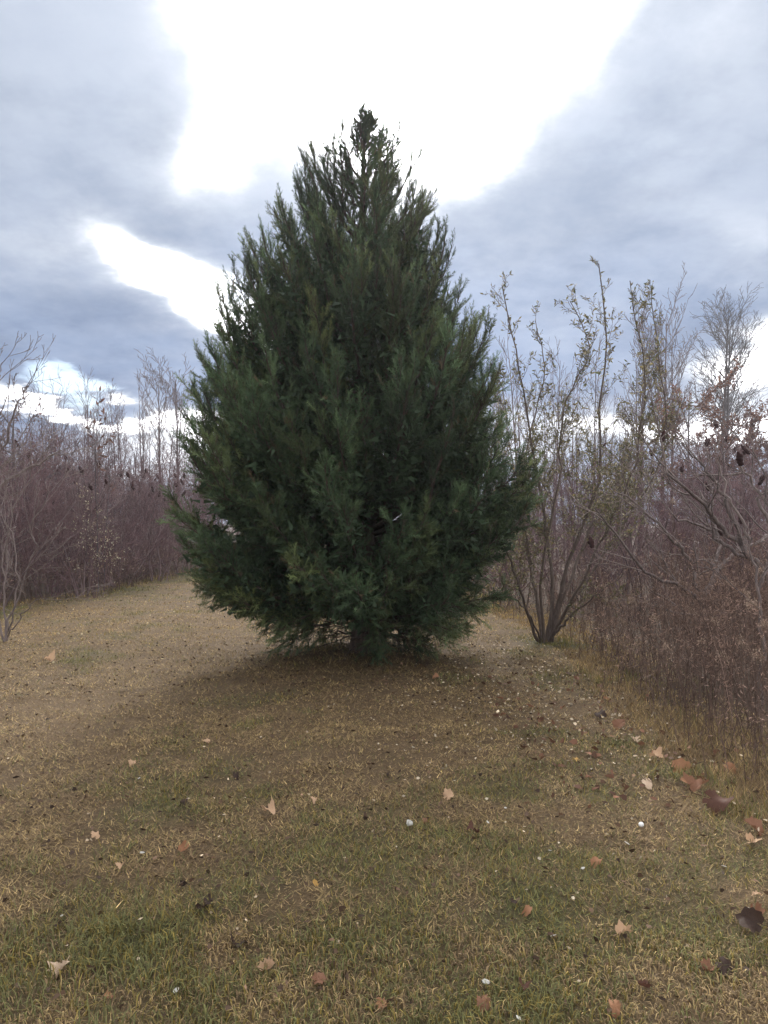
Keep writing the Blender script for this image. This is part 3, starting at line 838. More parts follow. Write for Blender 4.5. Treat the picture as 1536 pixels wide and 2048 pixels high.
# left thicket, rows stepping back from the mown edge
LT = ['bare purple-brown bush in the front row of the left thicket, at the mown grass',
      'bare purple-brown twiggy bush in the second row of the left thicket, behind the front bushes',
      'bare purple-brown twiggy bush in the back row of the left thicket, below the thin saplings']
LG = ['front bushes of the left thicket', 'second row of the left thicket', 'back row of the left thicket']
ST, SG = 'bare sumac with dark seed heads in the thicket along the left edge of the grass', 'sumacs of the left thicket'
for i, (x, y, s) in enumerate([(-7.9, 13.2, 1.0), (-7.6, 14.9, .98), (-6.9, 15.9, .90), (-6.6, 17.2, .86), (-6.7, 18.9, .92), (-6.6, 20.6, .95), (-6.8, 22.5, .98), (-6.4, 24.4, .98), (-6.0, 26.5, 1.0),
                  (-9.0, 14.4, 1.05), (-8.4, 16.3, 1.0), (-8.1, 18.2, 1.0), (-8.2, 20.2, 1.0), (-8.4, 22.4, 1.0), (-7.8, 25.4, 1.05), (-5.2, 28.5, 1.0), (-6.8, 28.8, 1.0),
                  (-10.2, 17.2, 1.15), (-10.0, 20.0, 1.1), (-10.2, 23.2, 1.1), (-9.6, 26.4, 1.1), (-11.6, 21.4, 1.2), (-12.2, 24.6, 1.3), (-8.6, 29.6, 1.3), (-9.9, 15.9, 1.18), (-11.2, 18.6, 1.25), (-9.4, 21.4, 1.25), (-9.2, 24.4, 1.3), (-7.6, 27.2, 1.25)]):
    q = 0 if i < 9 else 1 if i < 17 else 2
    put(dense[rng.integers(3)], x + rng.normal(0, .15), y + rng.normal(0, .2), s * 1.0, LT[q], 'bush', LG[q], rng.uniform(.95, 1.12))
for (x, y, s) in [(-7.2, 14.0, .85), (-6.3, 16.2, .80), (-6.2, 18.0, .84), (-6.0, 20.2, .85), (-5.9, 22.3, .88), (-5.6, 25.0, .92), (-7.3, 17.0, .95), (-7.4, 19.4, 1.0), (-7.2, 21.6, 1.0), (-7.0, 24.0, 1.0), (-8.6, 15.2, 1.08), (-9.2, 18.6, 1.1), (-4.9, 27.2, .95)]:
    put(sumacs[rng.integers(3)], x, y, s, ST, 'sumac', SG, rng.uniform(.92, 1.05))
# behind the conifer, closing the path
CT, CG = 'bare twiggy bush far behind the conifer, closing the end of the grass path', 'bushes behind the conifer'
for (x, y, s) in [(-3.6, 29, .95), (-2.0, 27.5, .9), (-.4, 26.5, .9), (1.0, 24.5, .9), (2.0, 21.5, .9), (-4.4, 31.5, 1.1), (-1.2, 30, 1.0), (.8, 28.5, 1.0)]:
    put(dense[rng.integers(3)], x, y, s, CT, 'bush', CG)
# right thicket beyond the weeds
RT = ['bare brown twiggy bush standing directly behind the dead weeds on the right', 'bare brown twiggy bush further back in the right thicket, in front of the far trees']
RG = ['front bushes of the right thicket', 'back bushes of the right thicket']
for (x, y, s) in [(2.9, 15.2, .75), (3.9, 13.6, .72), (5.0, 12.6, .78), (6.1, 12.2, .85), (2.6, 17.6, .85), (4.1, 16.0, .85), (5.6, 14.9, .9), (7.2, 14.0, .95), (3.4, 19.8, .95), (5.2, 18.4, 1.0), (7.0, 17.0, 1.0), (8.8, 16.2, 1.05), (4.4, 22.4, 1.0), (6.6, 21.0, 1.05), (8.8, 19.6, 1.1), (10.6, 20.2, 1.1), (9.9, 23.6, 1.2), (7.4, 24.5, 1.1)]:
    q = 0 if y < 16.5 else 1
    put(dense[rng.integers(3)], x + rng.normal(0, .15), y + rng.normal(0, .2), s, RT[q], 'bush', RG[q], rng.uniform(.9, 1.05))
RST, RSG = 'bare sumac with dark seed heads behind the dead weeds on the right', 'sumacs of the right thicket'
for (x, y, s) in [(5.2, 11.2, .82), (4.0, 12.0, .7), (6.3, 13.2, .95), (7.6, 15.6, 1.05), (5.2, 16.6, .95)]:
    put(sumacs[rng.integers(3)], x, y, s, RST, 'sumac', RSG)


def leafy_plant(name, label, cat, loc, H, nst, cols, per_m, size, mat, P, spread=.3, seed_leaf=True, group=None):
    root, L = bush_proto(name, H, nst, P, mat, spread=spread, foot=.12)
    V, F, C = leaves_on([q for q in L if q[2] >= (1 if nst > 1 else 0)], per_m, size, cols)
    o = obj('foliage', make_mesh('foliage', V, F, M_leaf, C), root); o['kind'] = 'stuff'
    root.location = (loc[0], loc[1], float(hgt(*loc)) - .03); tag(root, label, cat, group)
    return root

PL = dict(r=.010, seg=[6, 4, 3], wig=[.10, .15, .18], up=[.06, .06, .04], kids=[8, 4], start=[.15, .2], ang=[.7, .7], ratio=[.45, .5], rr=[.5, .6], rmin=.0025, tip=.3)
x, y = G(205, 1190)
leafy_plant('pale_leaved_shrub', 'small shrub dotted with pale cream leaves at the foot of the left thicket', 'shrub', (x + .15, y - .6), 2.2, 5, [(.52, .47, .33), (.42, .37, .25), (.36, .27, .17)], 11, (.03, .055), M_thick, PL, .22)
PT2 = dict(r=.016, seg=[9, 5, 3], wig=[.05, .12, .15], up=[.10, .08, .04], kids=[9, 3], start=[.62, .3], ang=[.5, .6], ratio=[.16, .5], rr=[.4, .6], rmin=.004, tip=.25)
leafy_plant('brown_leaved_sapling', 'slender sapling with a few large drooping brown leaves above the left thicket', 'sapling', (-6.25, 16.9), 4.75, 3, [(.11, .055, .04), (.15, .07, .05)], 4.2, (.10, .17), M_grey, PT2, .08)

# ------------------------------------------------------------------ trees behind
def bare_tree(name, label, cat, group, loc, H, P, mat, leaders=None, leaf=None):
    root = empty(name); L = []
    for (dx, dy, hh, rr, tx, ty) in leaders or [(0, 0, H, P['r'], 0, 0)]:
        grow(L, (dx, dy, -.1), (tx, ty, 1), hh, rr, 0, P)
    tr = [(p, r) for p, r, l in L if l == 0]; cr = [(p, r) for p, r, l in L if l > 0]
    V, F = tubes(tr, 7); obj('trunk', make_mesh('trunk', V, F, mat, None, True), root)
    V, F = tubes(cr, 3); o = obj('crown', make_mesh('crown', V, F, mat), root); o['kind'] = 'stuff'
    print(name, len(F) * 2)
    if leaf:
        V, F, C = leaves_on([q for q in L if q[2] >= 2], *leaf)
        o = obj('foliage', make_mesh('foliage', V, F, M_leaf, C), root); o['kind'] = 'stuff'
    root.location = (loc[0], loc[1], -.05); tag(root, label, cat, group)
    return root

def at(px, d): return ((px - 768) / FPX * d, d)
PB = dict(r=.17, seg=[12, 8, 5, 4], wig=[.015, .05, .10, .14], up=[.02, .05, .05, .03], kids=[38, 8, 4], start=[.45, .18, .2], ang=[.68, .55, .6], ratio=[.27, .45, .5], rr=[.30, .45, .55], rmin=.009, tip=.15, fall=.30)
bare_tree('bare_tree', 'tall bare double-trunked tree with a rounded fine-twigged crown, at the far right', 'tree', None, at(1442, 42), 13.4, PB, M_grey, [(-.2, 0, 12.4, .17, -.012, 0), (.25, .1, 11.9, .16, .02, 0)])
PB2 = dict(PB, fall=.4, kids=[20, 6, 4], start=[.30, .18, .2], ang=[.45, .5, .6], r=.12, ratio=[.34, .42, .5])
bare_tree('bare_tree', 'slim upright bare tree behind the leafy shrub, left of the double-trunked tree', 'tree', None, at(1325, 38), 11.4, PB2, M_pink, [(0, 0, 11.4, .12, 0, 0), (.5, .3, 10.6, .10, .01, 0)])
bare_tree('bare_tree', 'bare tree with a few rusty leaves, directly behind the shrub top', 'tree', None, at(1280, 36), 10.6, PB2, M_pink, None, (.5, (.08, .14), [(.20, .09, .045), (.16, .08, .05)]))
bare_tree('bare_tree', 'round-topped bare tree rising above the left thicket beside the conifer', 'tree', None, at(342, 40), 8.9, dict(PB2, start=[.45, .2, .2], ang=[.6, .55, .6]), M_pink, [(-.5, 0, 8.6, .10, -.03, 0), (.3, .2, 8.9, .10, .02, 0)])
PO = dict(r=.11, seg=[8, 6, 4, 3], wig=[.04, .10, .15, .18], up=[.02, .05, .04, .02], kids=[16, 7, 5], start=[.25, .2, .2], ang=[.85, .7, .7], ratio=[.40, .5, .5], rr=[.4, .5, .55], rmin=.006, tip=.15, fall=.3)
RUST = [(.17, .075, .045), (.13, .06, .042), (.20, .10, .06)]
bare_tree('oak_tree', 'small oak still holding rust-brown leaves, left of the double-trunked tree', 'tree', None, at(1372, 30), 6.2, PO, M_grey, None, (24, (.11, .19), RUST))
bare_tree('oak_tree', 'small russet-leaved oak just right of the double-trunked tree', 'tree', None, at(1490, 31), 5.4, PO, M_grey, None, (24, (.11, .19), RUST))
bare_tree('oak_tree', 'low oak with dark purple-brown leaves behind the thicket at the left edge', 'tree', None, at(35, 19), 4.3, PO, M_grey, None, (10, (.07, .12), [(.12, .055, .05), (.10, .05, .045)]))

PSAP = dict(r=.045, seg=[10, 6, 4], wig=[.02, .06, .10], up=[.03, .10, .06], kids=[17, 5], start=[.22, .2], ang=[.5, .5], ratio=[.24, .45], rr=[.35, .5], rmin=.006, tip=.15)
sap = []
for k in range(5):
    root = empty('bare_sapling'); L = []
    grow(L, (0, 0, -.1), (rng.normal(0, .04), rng.normal(0, .04), 1), 7.0, .045, 0, PSAP)
    V, F = tubes([(p, r) for p, r, l in L if l == 0], 5); obj('trunk', make_mesh('trunk', V, F, M_pink), root)
    V, F = tubes([(p, r) for p, r, l in L if l > 0], 3); obj('crown', make_mesh('crown', V, F, M_pink), root)['kind'] = 'stuff'
    sap.append(root)
def sap_row(n, px0, px1, d0, d1, h0, h1, label, group):
    for k in range(n):
        px = px0 + (px1 - px0) * (k + rng.random()) / n; d = rng.uniform(d0, d1); x, y = at(px, d)
        put(sap[rng.integers(5)], x, y, rng.uniform(h0, h1) / 7.0, label, 'sapling', group)
sap_row(38, 60, 420, 26, 36, 5.0, 6.8, 'thin bare sapling in the row above the left thicket', 'saplings behind the left thicket')
sap_row(32, 970, 1290, 27, 38, 5.6, 8.4, 'thin bare sapling behind the leafy shrub on the right', 'saplings behind the leafy shrub')
sap_row(14, 1290, 1560, 27, 38, 4.0, 5.6, 'thin bare sapling in front of the double-trunked tree at the far right', 'saplings at the far right')


def far_woods():
    """the wood beyond: one brown-grey mass of stems and twigs nobody could count"""
    L = []
    PF = dict(r=.07, seg=[6, 4, 3], wig=[.03, .1, .15], up=[.02, .08, .05], kids=[12, 4], start=[.15, .2], ang=[.6, .6], ratio=[.3, .5], rr=[.4, .5], rmin=.012, tip=.2)
    for k in range(70):
        d = rng.uniform(42, 58); px = rng.uniform(-350, 1900); x, y = at(px, d)
        grow(L, (x, y, -.1), (rng.normal(0, .05), rng.normal(0, .05), 1), rng.uniform(3.6, 6.4), .07, 0, PF)
    V, F = tubes([(p, r) for p, r, l in L], 3)
    print('far', len(F) * 2)
    tag(obj('far_woods', make_mesh('far_woods', V, F, M_pink)), 'distant leafless wood seen as a grey-brown band beyond the thickets', 'woods', kind='stuff')


far_woods()

# ------------------------------------------------------------------ dead weeds on the right
def weed_batch(xs, ys, hs, detail, wmul=1.0):
    Vs, Fs, Cs, off = [], [], [], 0
    st = []
    lp, ld, lsz, lc = [], [], [], []
    for x, y, h in zip(xs, ys, hs):
        z = float(hgt(x, y)) - .01; b = rng.normal(0, .19, 2); k = math.exp(rng.normal(0, .3))
        p = np.array([[x, y, z], [x + b[0] * .25 * h, y + b[1] * .25 * h, z + h * .35], [x + b[0] * .6 * h, y + b[1] * .6 * h, z + h * .7], [x + b[0] * h + rng.normal(0, .03), y + b[1] * h + rng.normal(0, .03), z + h]])
        st.append((p, np.array([.0034, .003, .0024, .0014]) * wmul))
        nb = rng.integers(3, 8) if detail else rng.integers(1, 4)
        for _ in range(nb):
            t = rng.uniform(.45, 1) * 3; j = min(int(t), 2); q = p[j] + (p[j + 1] - p[j]) * (t - j)
            a = rng.uniform(0, 6.283); l = rng.uniform(.06, .24)
            e = q + np.array([math.cos(a) * l * .7, math.sin(a) * l * .7, l * rng.uniform(.3, 1)])
            st.append((np.array([q, (q + e) / 2 + [0, 0, -.01], e, e + [0, 0, .02]]), np.array([.0018, .0015, .0012, .001]) * wmul))
            for _ in range(3 if detail else 2):
                lp.append(e + rng.normal(0, .025, 3)); ld.append(rng.normal(0, 1, 3)); lsz.append(rng.uniform(.02, .05) * wmul); lc.append(np.array([.33, .215, .165]) * k)
        for _ in range(rng.integers(4, 10) if detail else 4):
            t = rng.uniform(.12, .95) * 3; j = min(int(t), 2); q = p[j] + (p[j + 1] - p[j]) * (t - j)
            lp.append(q); ld.append(np.array([rng.normal(), rng.normal(), -.9])); lsz.append(rng.uniform(.03, .075) * wmul); lc.append(np.array([.135, .092, .072]) * k)
    V, F = tubes(st, 3); c = np.repeat(np.array([[.15, .100, .078]]), len(V), 0) * np.repeat(np.exp(rng.normal(0, .25, (len(V) // 12 + 1, 1))), 12, 0)[:len(V)]
    T = [(np.array([[0, 0, 0], [.055, .4, .1], [.03, 1, -.05], [-.045, .5, .05]]), np.array([[0, 1, 2], [0, 2, 3]]))]
    V2, F2, C2 = place_templates(T, np.array(lp), np.array(ld), np.array(lsz), np.array(lc))
    return np.concatenate([V, V2]), np.concatenate([np.stack([F[:, [0, 1, 2]], F[:, [0, 2, 3]]], 1).reshape(-1, 3), F2 + len(V)]), np.concatenate([c, C2])


def build_weeds():
    sets = []
    def region(n, y0, y1, depth, hm, detail, wmul):
        y = y0 + (y1 - y0) * rng.random(n) ** .9; u = rng.random(n)
        x = stand_edge(y) + .05 + u ** .95 * depth + rng.normal(0, .14, n) + .5 * (fbm(y * .9, y * .3 + 4, 3) - .5)
        k = x < .56 * y + .5; x, y, u = x[k], y[k], u[k]
        cl = fbm(x * 1.6 + 5, y * 1.6, 3)
        h = hm * (.45 + 1.05 * cl) * rng.uniform(.5, 1.18, len(x)) * np.clip(.4 + u * 3, .4, 1)
        kk = rng.random(len(x)) < np.clip(.3 + (cl - .35) * 4, .15, 1)
        sets.append(weed_batch(x[kk], y[kk], h[kk], detail, wmul))
    region(700, 4.1, 7.5, 2.3, 1.02, True, .9)
    region(760, 7.0, 10.5, 3.6, 1.15, True, 1.15)
    region(850, 10, 16, 6.5, 1.25, False, 1.7)
    # thin fringe of dead stems along the foot of the left thicket
    n = 600; y = rng.uniform(13, 26, n); x = left_edge(y) - rng.uniform(-.2, 1.2, n)
    sets.append(weed_batch(x, y, rng.uniform(.3, 1.0, n), False, 1.7))
    Vs, Fs, Cs, off = [], [], [], 0
    for V, F, C in sets: Vs.append(V); Fs.append(F + off); Cs.append(C); off += len(V)
    print('weeds tris', sum(len(f) for f in Fs))
    tag(obj('dead_weeds', make_mesh('dead_weeds', np.concatenate(Vs), np.concatenate(Fs), M_weed, np.concatenate(Cs))), 'dense stand of dry brown weed stalks along the right side of the grass', 'weeds', kind='stuff')


build_weeds()


def goldenrod(px, py, d, label, group, s=1.0):
    """a stalk with a pale fluffy seed plume, top at the given point"""
    T = PT(px, py, d); x, y = T[0] + rng.normal(0, .05), d + rng.normal(0, .05); z0 = float(hgt(x, y)) - .01
    root = empty('goldenrod_stalk', (x, y, z0)); tag(root, label, 'seed stalk', group)
    top = np.array([T[0] - x, d - y, T[2] - z0])
    p = np.array([[0, 0, 0], top * .35 + [.02, 0, 0], top * .7, top, top + [.05 * s, 0, .02 * s]])
    V, F = tubes([(p, np.array([.0045, .004, .003, .002, .001]))], 5)
    obj('stalk', make_mesh('stalk', V, F, M_weed, np.full((len(V), 3), [.20, .145, .11])), root)
    n = 110; u = rng.random(n)
    pos = top + np.stack([(u - .35) * .11 * s, rng.normal(0, .028 * s, n), .05 * s - (u * 1.3 - .5) ** 2 * .10 * s + rng.normal(0, .026 * s, n)], -1)
    Tm = [(np.array([[-.35, 0, 0], [.35, 0, .1], [0, 1, 0]]), np.array([[0, 1, 2]]))]
    V, F, C = place_templates(Tm, pos, rng.normal(0, 1, (n, 3)), rng.uniform(.010, .024, n) * s, np.array([[.36, .265, .20]]) * np.exp(rng.normal(0, .2, (n, 1))))
    obj('seed_plume', make_mesh('seed_plume', V, F, M_fluff, C), root)['kind'] = 'stuff'


gl = 'dry goldenrod stalk with a pale fluffy seed plume among the weeds on the right'
for (px, py, d) in [(1262, 1205, 8.2), (1305, 1240, 7.2), (1425, 1245, 6.6), (1490, 1190, 6.4), (1455, 1170, 7.2), (1500, 1215, 6.0), (1330, 1300, 6.6), (1345, 1005, 10.5), (1205, 1175, 10.2), (1520, 1145, 7.4),
                    (1480, 1290, 5.9), (1440, 1320, 5.8), (1510, 1320, 5.6), (1380, 1230, 7.4), (1245, 1250, 8.4), (1525, 1255, 5.6), (1400, 1290, 6.3)]:
    goldenrod(px, py, d, gl, 'goldenrod stalks on the right', rng.uniform(.6, 1.0))

# ------------------------------------------------------------------ fallen leaves, one by one
M_L = {'tan': mat_leaf('leaf_tan', (.54, .36, .225), (.44, .28, .165), (.27, .165, .10)),
       'orange': mat_leaf('leaf_orange', (.37, .19, .10), (.29, .145, .078), (.16, .085, .05)),
       'brown': mat_leaf('leaf_brown', (.26, .13, .075), (.20, .10, .06), (.10, .05, .035)),
       'dark': mat_leaf('leaf_dark', (.045, .030, .024), (.07, .042, .03), (.025, .018, .015)),
       'red': mat_leaf('leaf_red', (.12, .058, .038), (.088, .042, .030), (.05, .026, .02)),
       'pale': mat_leaf('leaf_pale', (.66, .50, .36), (.56, .40, .27), (.36, .24, .15)),
       'yellow': mat_leaf('leaf_yellow', (.60, .36, .10), (.50, .32, .12), (.30, .18, .08))}


def leaf_mesh(kind, seed):
    """lobed broad leaf with curled edges and a stalk"""
    r = np.random.default_rng(seed)
    n = 26; th = np.linspace(-math.pi * .94, math.pi * .94, n) + math.pi / 2
    lob = 5
    rad = .5 * (.78 + .22 * np.abs(np.cos(lob * (th - math.pi / 2) / 2 + r.uniform(-.4, .4))) ** .8) * r.uniform(.78, 1.1, n) * (1 + .18 * np.cos(th * 1 + r.uniform(0, 6)))
    if kind == 'simple': rad = .5 * np.sqrt(1 / ((np.cos(th) / .62) ** 2 + np.sin(th) ** 2)) * r.uniform(.94, 1.05, n)
    ring = np.stack([rad * np.cos(th) * .95, rad * np.sin(th), 0 * th], -1)
    mid = ring * .55
    V = np.concatenate([[[0, -.08, 0]], mid, ring])
    cx, cy = r.choice([-1, 1], 2) * r.uniform(.5, 1.4, 2); tw = r.uniform(-1.2, 1.2); fold = r.uniform(.0, .8)
    V[:, 2] = cx * V[:, 0] ** 2 + cy * V[:, 1] ** 2 + tw * V[:, 0] * V[:, 1] + fold * np.abs(V[:, 0]) + r.normal(0, .012, len(V))
    V[n + 1:, 2] += r.normal(.02, .06, n); V[n + 1:, :2] *= r.uniform(.80, 1.06, n)[:, None]
    F3 = [[0, 1 + i, 2 + i] for i in range(n - 1)]
    F4 = [[1 + i, 1 + n + i, 2 + n + i, 2 + i] for i in range(n - 1)]
    V[:, 2] -= V[:, 2].min()
    st = np.array([[0, -.08, V[0, 2] + .005], [.02, -.35, V[0, 2] + .02], [.06, -.62, V[0, 2] + .06]])
    Vs, Fs = tubes([(st, np.array([.012, .010, .014]))], 4)
    return np.concatenate([V, Vs]), [np.array(F3), np.concatenate([np.array(F4), Fs + len(V)])]


def fallen_leaf(px, py, w, col, label, kind='lobed', tilt=0.25, lift=.018, group=None):
    x, y = G(px, py); z = float(hgt(x, y))
    V, F = leaf_mesh(kind, int(rng.integers(1e6)))
    o = obj('fallen_leaf', make_mesh('fallen_leaf', V, F, M_L[col], None, True))
    s = w / FPX * y * .97
    o.location = (x, y, z + lift); o.scale = (s, s, s); o.rotation_mode = 'ZYX'; o.rotation_euler = (rng.normal(.22, .22) + max(0, tilt - .25), rng.normal(0, .3), rng.uniform(0, 6.283))
    tag(o, label, 'leaf', group)
    return o


for a in [
    (130, 1948, 46, 'pale', 'large pale tan curled leaf on the green grass in the bottom left corner'),
    (535, 1940, 40, 'tan', 'pinkish tan leaf lying at the bottom of the photo, left of centre', 'simple'),
    (220, 2002, 24, 'orange', 'small orange leaf at the bottom, right of the large pale tan leaf'),
    (766, 2014, 30, 'orange', 'bright orange leaf at the bottom edge below the conifer', 'lobed', .5),
    (367, 1713, 32, 'orange', 'curled orange-tan leaf near the white chip in the left foreground', 'simple', .4),
    (190, 1685, 25, 'tan', 'upright light tan leaf, leftmost of the leaves in the left foreground', 'lobed', .5),
    (245, 1746, 20, 'tan', 'small tan leaf just below the white chip in the left foreground'),
    (268, 1532, 20, 'tan', 'small tan leaf on brown turf on the left, above the pale green chip'),
    (543, 1634, 32, 'tan', 'flat tan lobed leaf in the middle left foreground'),
    (633, 1613, 18, 'tan', 'small light tan leaf right of the flat lobed leaf, left of centre'),
    (475, 1561, 22, 'dark', 'dark upright leaf in mid lawn, left of centre', 'simple', .9),
    (370, 1616, 22, 'dark', 'dark folded leaf in the brown turf left of the flat tan leaf', 'simple', .9),
    (122, 1855, 26, 'dark', 'dark leaf under a whitish chip near the left edge', 'simple', .4),
    (630, 1781, 18, 'yellow', 'small dull yellow leaf in the centre left foreground', 'simple'),
    (470, 1892, 44, 'dark', 'dark brown sunken leaf above the pinkish tan leaf', 'lobed', .3),
    (415, 1820, 46, 'dark', 'large dark leaf patch in the green foreground left of centre', 'lobed', .2),
    (640, 1965, 34, 'brown', 'brown leaf half buried in grass at the bottom near the centre', 'lobed', .3),
    (896, 1603, 28, 'tan', 'tan crumpled leaf in the middle of the lawn, right of centre', 'lobed', .4),
    (778, 1556, 16, 'dark', 'small dark balled-up leaf in the centre of the lawn', 'simple', .9),
    (1268, 1486, 24, 'pale', 'pale pinkish leaf near the upper end of the weed edge', 'simple', .5),
    (1150, 1528, 15, 'yellow', 'small golden yellow leaf in mid lawn on the right'),
    (1355, 1546, 46, 'orange', 'large orange-brown leaf propped upright at the edge of the weeds', 'lobed', .9),
    (1312, 1529, 32, 'tan', 'tan leaf lying left of the propped orange-brown leaf'),
    (1370, 1572, 26, 'orange', 'bright orange lobed leaf below the propped orange-brown leaf', 'lobed', .5),
    (1293, 1577, 32, 'pale', 'flat pale tan leaf beside a small white chip near the weeds', 'simple'),
    (1455, 1547, 34, 'orange', 'tall narrow orange leaf standing against the dark weed stems', 'simple', 1.1),
    (1425, 1622, 66, 'red', 'biggest dark red-brown leaf at the foot of the weeds', 'lobed', .3),
    (1395, 1588, 46, 'brown', 'brown leaf just above the biggest red-brown leaf'),
    (1500, 1668, 50, 'brown', 'brown leaf in the pile at the right edge below the weeds', 'lobed', .3),
    (1500, 1692, 32, 'tan', 'tan leaf in the pile at the right edge below the weeds', 'lobed', .3),
    (1240, 1455, 36, 'brown', 'brown leaf in the small pile where the weeds begin', 'lobed', .4),
    (1200, 1432, 30, 'dark', 'dark leaf above the small brown pile where the weeds begin', 'lobed', .3),
    (1192, 1737, 34, 'orange', 'orange-tan leaf above a white curved chip in the right foreground', 'simple', .3),
    (1051, 1832, 28, 'orange', 'reddish orange folded leaf in the right foreground', 'simple', .8),
    (1245, 1871, 40, 'tan', 'pinkish tan lobed leaf alone in the lower right foreground', 'lobed', .4),
    (1024, 1816, 20, 'dark', 'dark leaf beside the reddish orange folded leaf', 'simple', .5),
    (938, 1672, 30, 'red', 'faded red-brown leaf sunk in grass right of the crumpled white scrap'),
    (850, 1650, 18, 'brown', 'small brown upright leaf next to the crumpled white scrap', 'simple', .8),
    (1500, 1850, 60, 'dark', 'large dark curled leaf at the right edge of the foreground', 'lobed', .5),
    (1506, 1832, 36, 'brown', 'brown leaf lying on the large dark curled leaf at the right', 'lobed', .5),
    (1510, 1803, 22, 'tan', 'tan leaf near the right edge above the large dark curled leaf', 'simple'),
    (1440, 1938, 54, 'dark', 'blackened crumpled leaf in the bottom right corner', 'lobed', .6),
    (1408, 1945, 34, 'brown', 'greyish brown leaf left of the blackened leaf, bottom right'),
    (1222, 2030, 40, 'orange', 'orange curved leaf cut by the bottom edge, right of centre', 'simple', .7),
    (1286, 1982, 34, 'red', 'dark red flat leaf in the bottom right foreground'),
    (960, 2010, 40, 'brown', 'long brown leaf at the bottom edge, right of the bright orange leaf'),
    (1045, 1978, 32, 'red', 'rust coloured leaf near the pale round disc at the bottom'),
    (415, 1488, 18, 'tan', 'tan sliver leaf on the brown turf below the conifer shadow', 'simple'),
    (100, 1325, 24, 'tan', 'tan leaf in sunlit turf by the left edge'),
    (872, 1365, 16, 'orange', 'small orange leaf right of the conifer foot'),
    (1175, 1560, 16, 'brown', 'small brown leaf left of the pale tan leaf near the weeds'),
]:
    fallen_leaf(*a)


def chip_mesh(kind, s):
    """small pale bits: 'ball' round, 'chip' flat angular, 'scrap' crumpled, 'stick' short rod"""
    if kind == 'ball':
        V, F = [], []; n, m = 9, 14
        for i in range(n):
            p = math.pi * i / (n - 1)
            for j in range(m):
                a = 2 * math.pi * j / m; k = 1 + .03 * math.sin(5 * a + i * 2.1)
                V.append((s * .5 * k * math.sin(p) * math.cos(a), s * .5 * k * math.sin(p) * math.sin(a), s * .46 * math.cos(p) + s * .42))
        for i in range(n - 1):
            for j in range(m): F.append((i * m + j, (i + 1) * m + j, (i + 1) * m + (j + 1) % m, i * m + (j + 1) % m))
        return np.array(V), np.array(F)
    n = 8
    L = {'chip': (.5, .28, .12), 'scrap': (.5, .34, .30), 'stick': (.5, .09, .09), 'disc': (.5, .5, .14)}[kind]
    a = np.arange(n) * 2 * math.pi / n
    jr = rng.uniform(.95 if kind == 'disc' else .45 if kind == 'scrap' else .75, 1.12, n)
    ring = lambda k, z: np.stack([np.cos(a) * L[0] * s * k * jr, np.sin(a) * L[1] * s * k * jr, np.full(n, z * s) + (rng.normal(0, .10 * s, n) if kind == 'scrap' else 0)], -1)
    V = np.concatenate([ring(.8, 0), ring(1, L[2] * .5), ring(.7, L[2]), [[0, 0, L[2] * s * (.6 if kind == 'disc' else 1.05)]]])
    F = [(i, (i + 1) % n, n + (i + 1) % n, n + i) for i in range(n)] + [(n + i, n + (i + 1) % n, 2 * n + (i + 1) % n, 2 * n + i) for i in range(n)]
    T = [(2 * n + i, 2 * n + (i + 1) % n, 3 * n) for i in range(n)]
    return V, [np.array(F), np.array(T)]


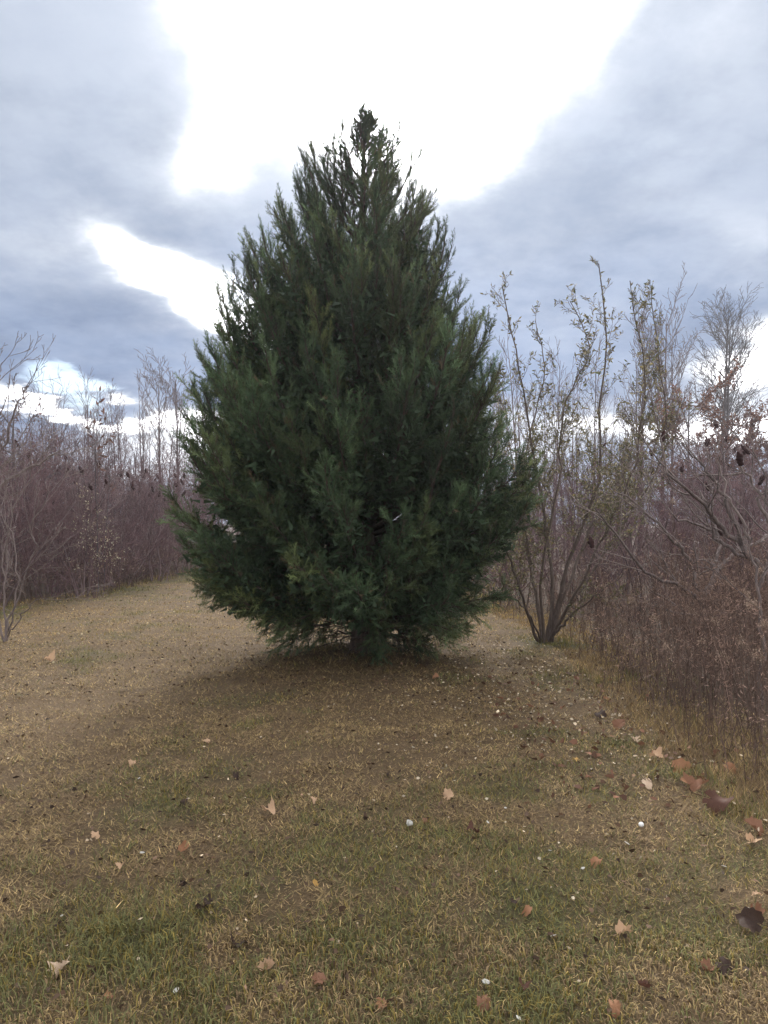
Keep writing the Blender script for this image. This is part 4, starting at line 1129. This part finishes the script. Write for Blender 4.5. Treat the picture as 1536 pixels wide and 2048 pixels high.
M_chip = mat_bark('pale_chip', (.34, .32, .27), (.54, .52, .46), 60, 1)
M_ball = mat_bark('white_ball', (.74, .73, .69), (.82, .81, .78), 60, 1)
M_stick = mat_bark('bleached_stick', (.42, .38, .32), (.60, .56, .50), 60, 1)
for (px, py, w, kind, name, cat, label) in [
    (1280, 1666, 13, 'ball', 'white_ball', 'ball', 'small round white ball in the green grass on the right'),
    (818, 1660, 28, 'scrap', 'white_scrap', 'scrap', 'crumpled white scrap in the grass right of centre'),
    (287, 1719, 15, 'chip', 'white_chip', 'chip', 'white oval chip among tan leaves in the left foreground'),
    (280, 1567, 13, 'chip', 'white_chip', 'chip', 'pale greenish chip on brown turf in the left of the lawn'),
    (355, 1985, 30, 'chip', 'white_chip', 'chip', 'long white chip at the bottom, left of the pinkish tan leaf'),
    (1164, 1750, 16, 'chip', 'white_chip', 'chip', 'white curved chip below the orange-tan leaf in the right foreground'),
    (1252, 1695, 18, 'stick', 'white_stick', 'stick', 'short white stick below the round white ball'),
    (1312, 1568, 9, 'chip', 'white_chip', 'chip', 'tiny white chip touching the flat pale leaf near the weeds'),
    (1105, 1878, 24, 'stick', 'bleached_stick', 'stick', 'bleached grey stick in the right foreground near the pinkish lobed leaf'),
    (970, 1967, 20, 'disc', 'pale_disc', 'disc', 'pale round disc like a dry mushroom cap at the bottom of the photo'),
    (1035, 2044, 22, 'chip', 'white_chip', 'chip', 'white chip cut by the bottom edge right of centre'),
    (1445, 1742, 18, 'stick', 'white_stick', 'stick', 'white stick bit in the grass near the right edge'),
    (1492, 1825, 14, 'chip', 'white_chip', 'chip', 'cream chip beside the large dark curled leaf'),
    (127, 1838, 13, 'chip', 'white_chip', 'chip', 'whitish chip on the dark leaf near the left edge'),
    (1010, 1624, 11, 'chip', 'white_chip', 'chip', 'small cream chip in mid lawn right of the tan crumpled leaf'),
    (975, 1653, 12, 'chip', 'white_chip', 'chip', 'grey-white chip left of the faded red-brown leaf'),
    (1098, 1709, 12, 'chip', 'white_chip', 'chip', 'cream flake above the orange-tan leaf in the right foreground')]:
    x, y = G(px, py); V, F = chip_mesh(kind, w / FPX * y * .82)
    o = obj(name, make_mesh(name, V, F, M_ball if kind == 'ball' else M_stick if kind == 'stick' else M_chip, None, kind in ('ball', 'disc')))
    o.location = (x, y, float(hgt(x, y)) + .022); o.rotation_euler = (rng.normal(0, .2), rng.normal(0, .2), rng.uniform(0, 6.28)); tag(o, label, cat)



def build_flare_haze(dens=.0011):  # added volume: imitates the lens flare veil and fades the distance
    V = np.array([[x, y, z] for x in (-310, 310) for y in (-260, 310) for z in (-1.4, 16)], float)
    F = np.array([[0, 1, 3, 2], [4, 6, 7, 5], [0, 4, 5, 1], [2, 3, 7, 6], [0, 2, 6, 4], [1, 5, 7, 3]])
    m = bpy.data.materials.new('flare_haze'); m.use_nodes = True; t = m.node_tree; t.nodes.clear()
    o = t.nodes.new('ShaderNodeOutputMaterial'); v = t.nodes.new('ShaderNodeVolumePrincipled')
    v.inputs['Color'].default_value = (.93, .94, 1, 1); v.inputs['Density'].default_value = dens; v.inputs['Anisotropy'].default_value = .6
    t.links.new(v.outputs[0], o.inputs['Volume'])
    tag(obj('flare_haze', make_mesh('flare_haze', V, F, m)), 'thin pale volume added to imitate the veil of lens flare', 'flare_haze', kind='stuff')


build_flare_haze()
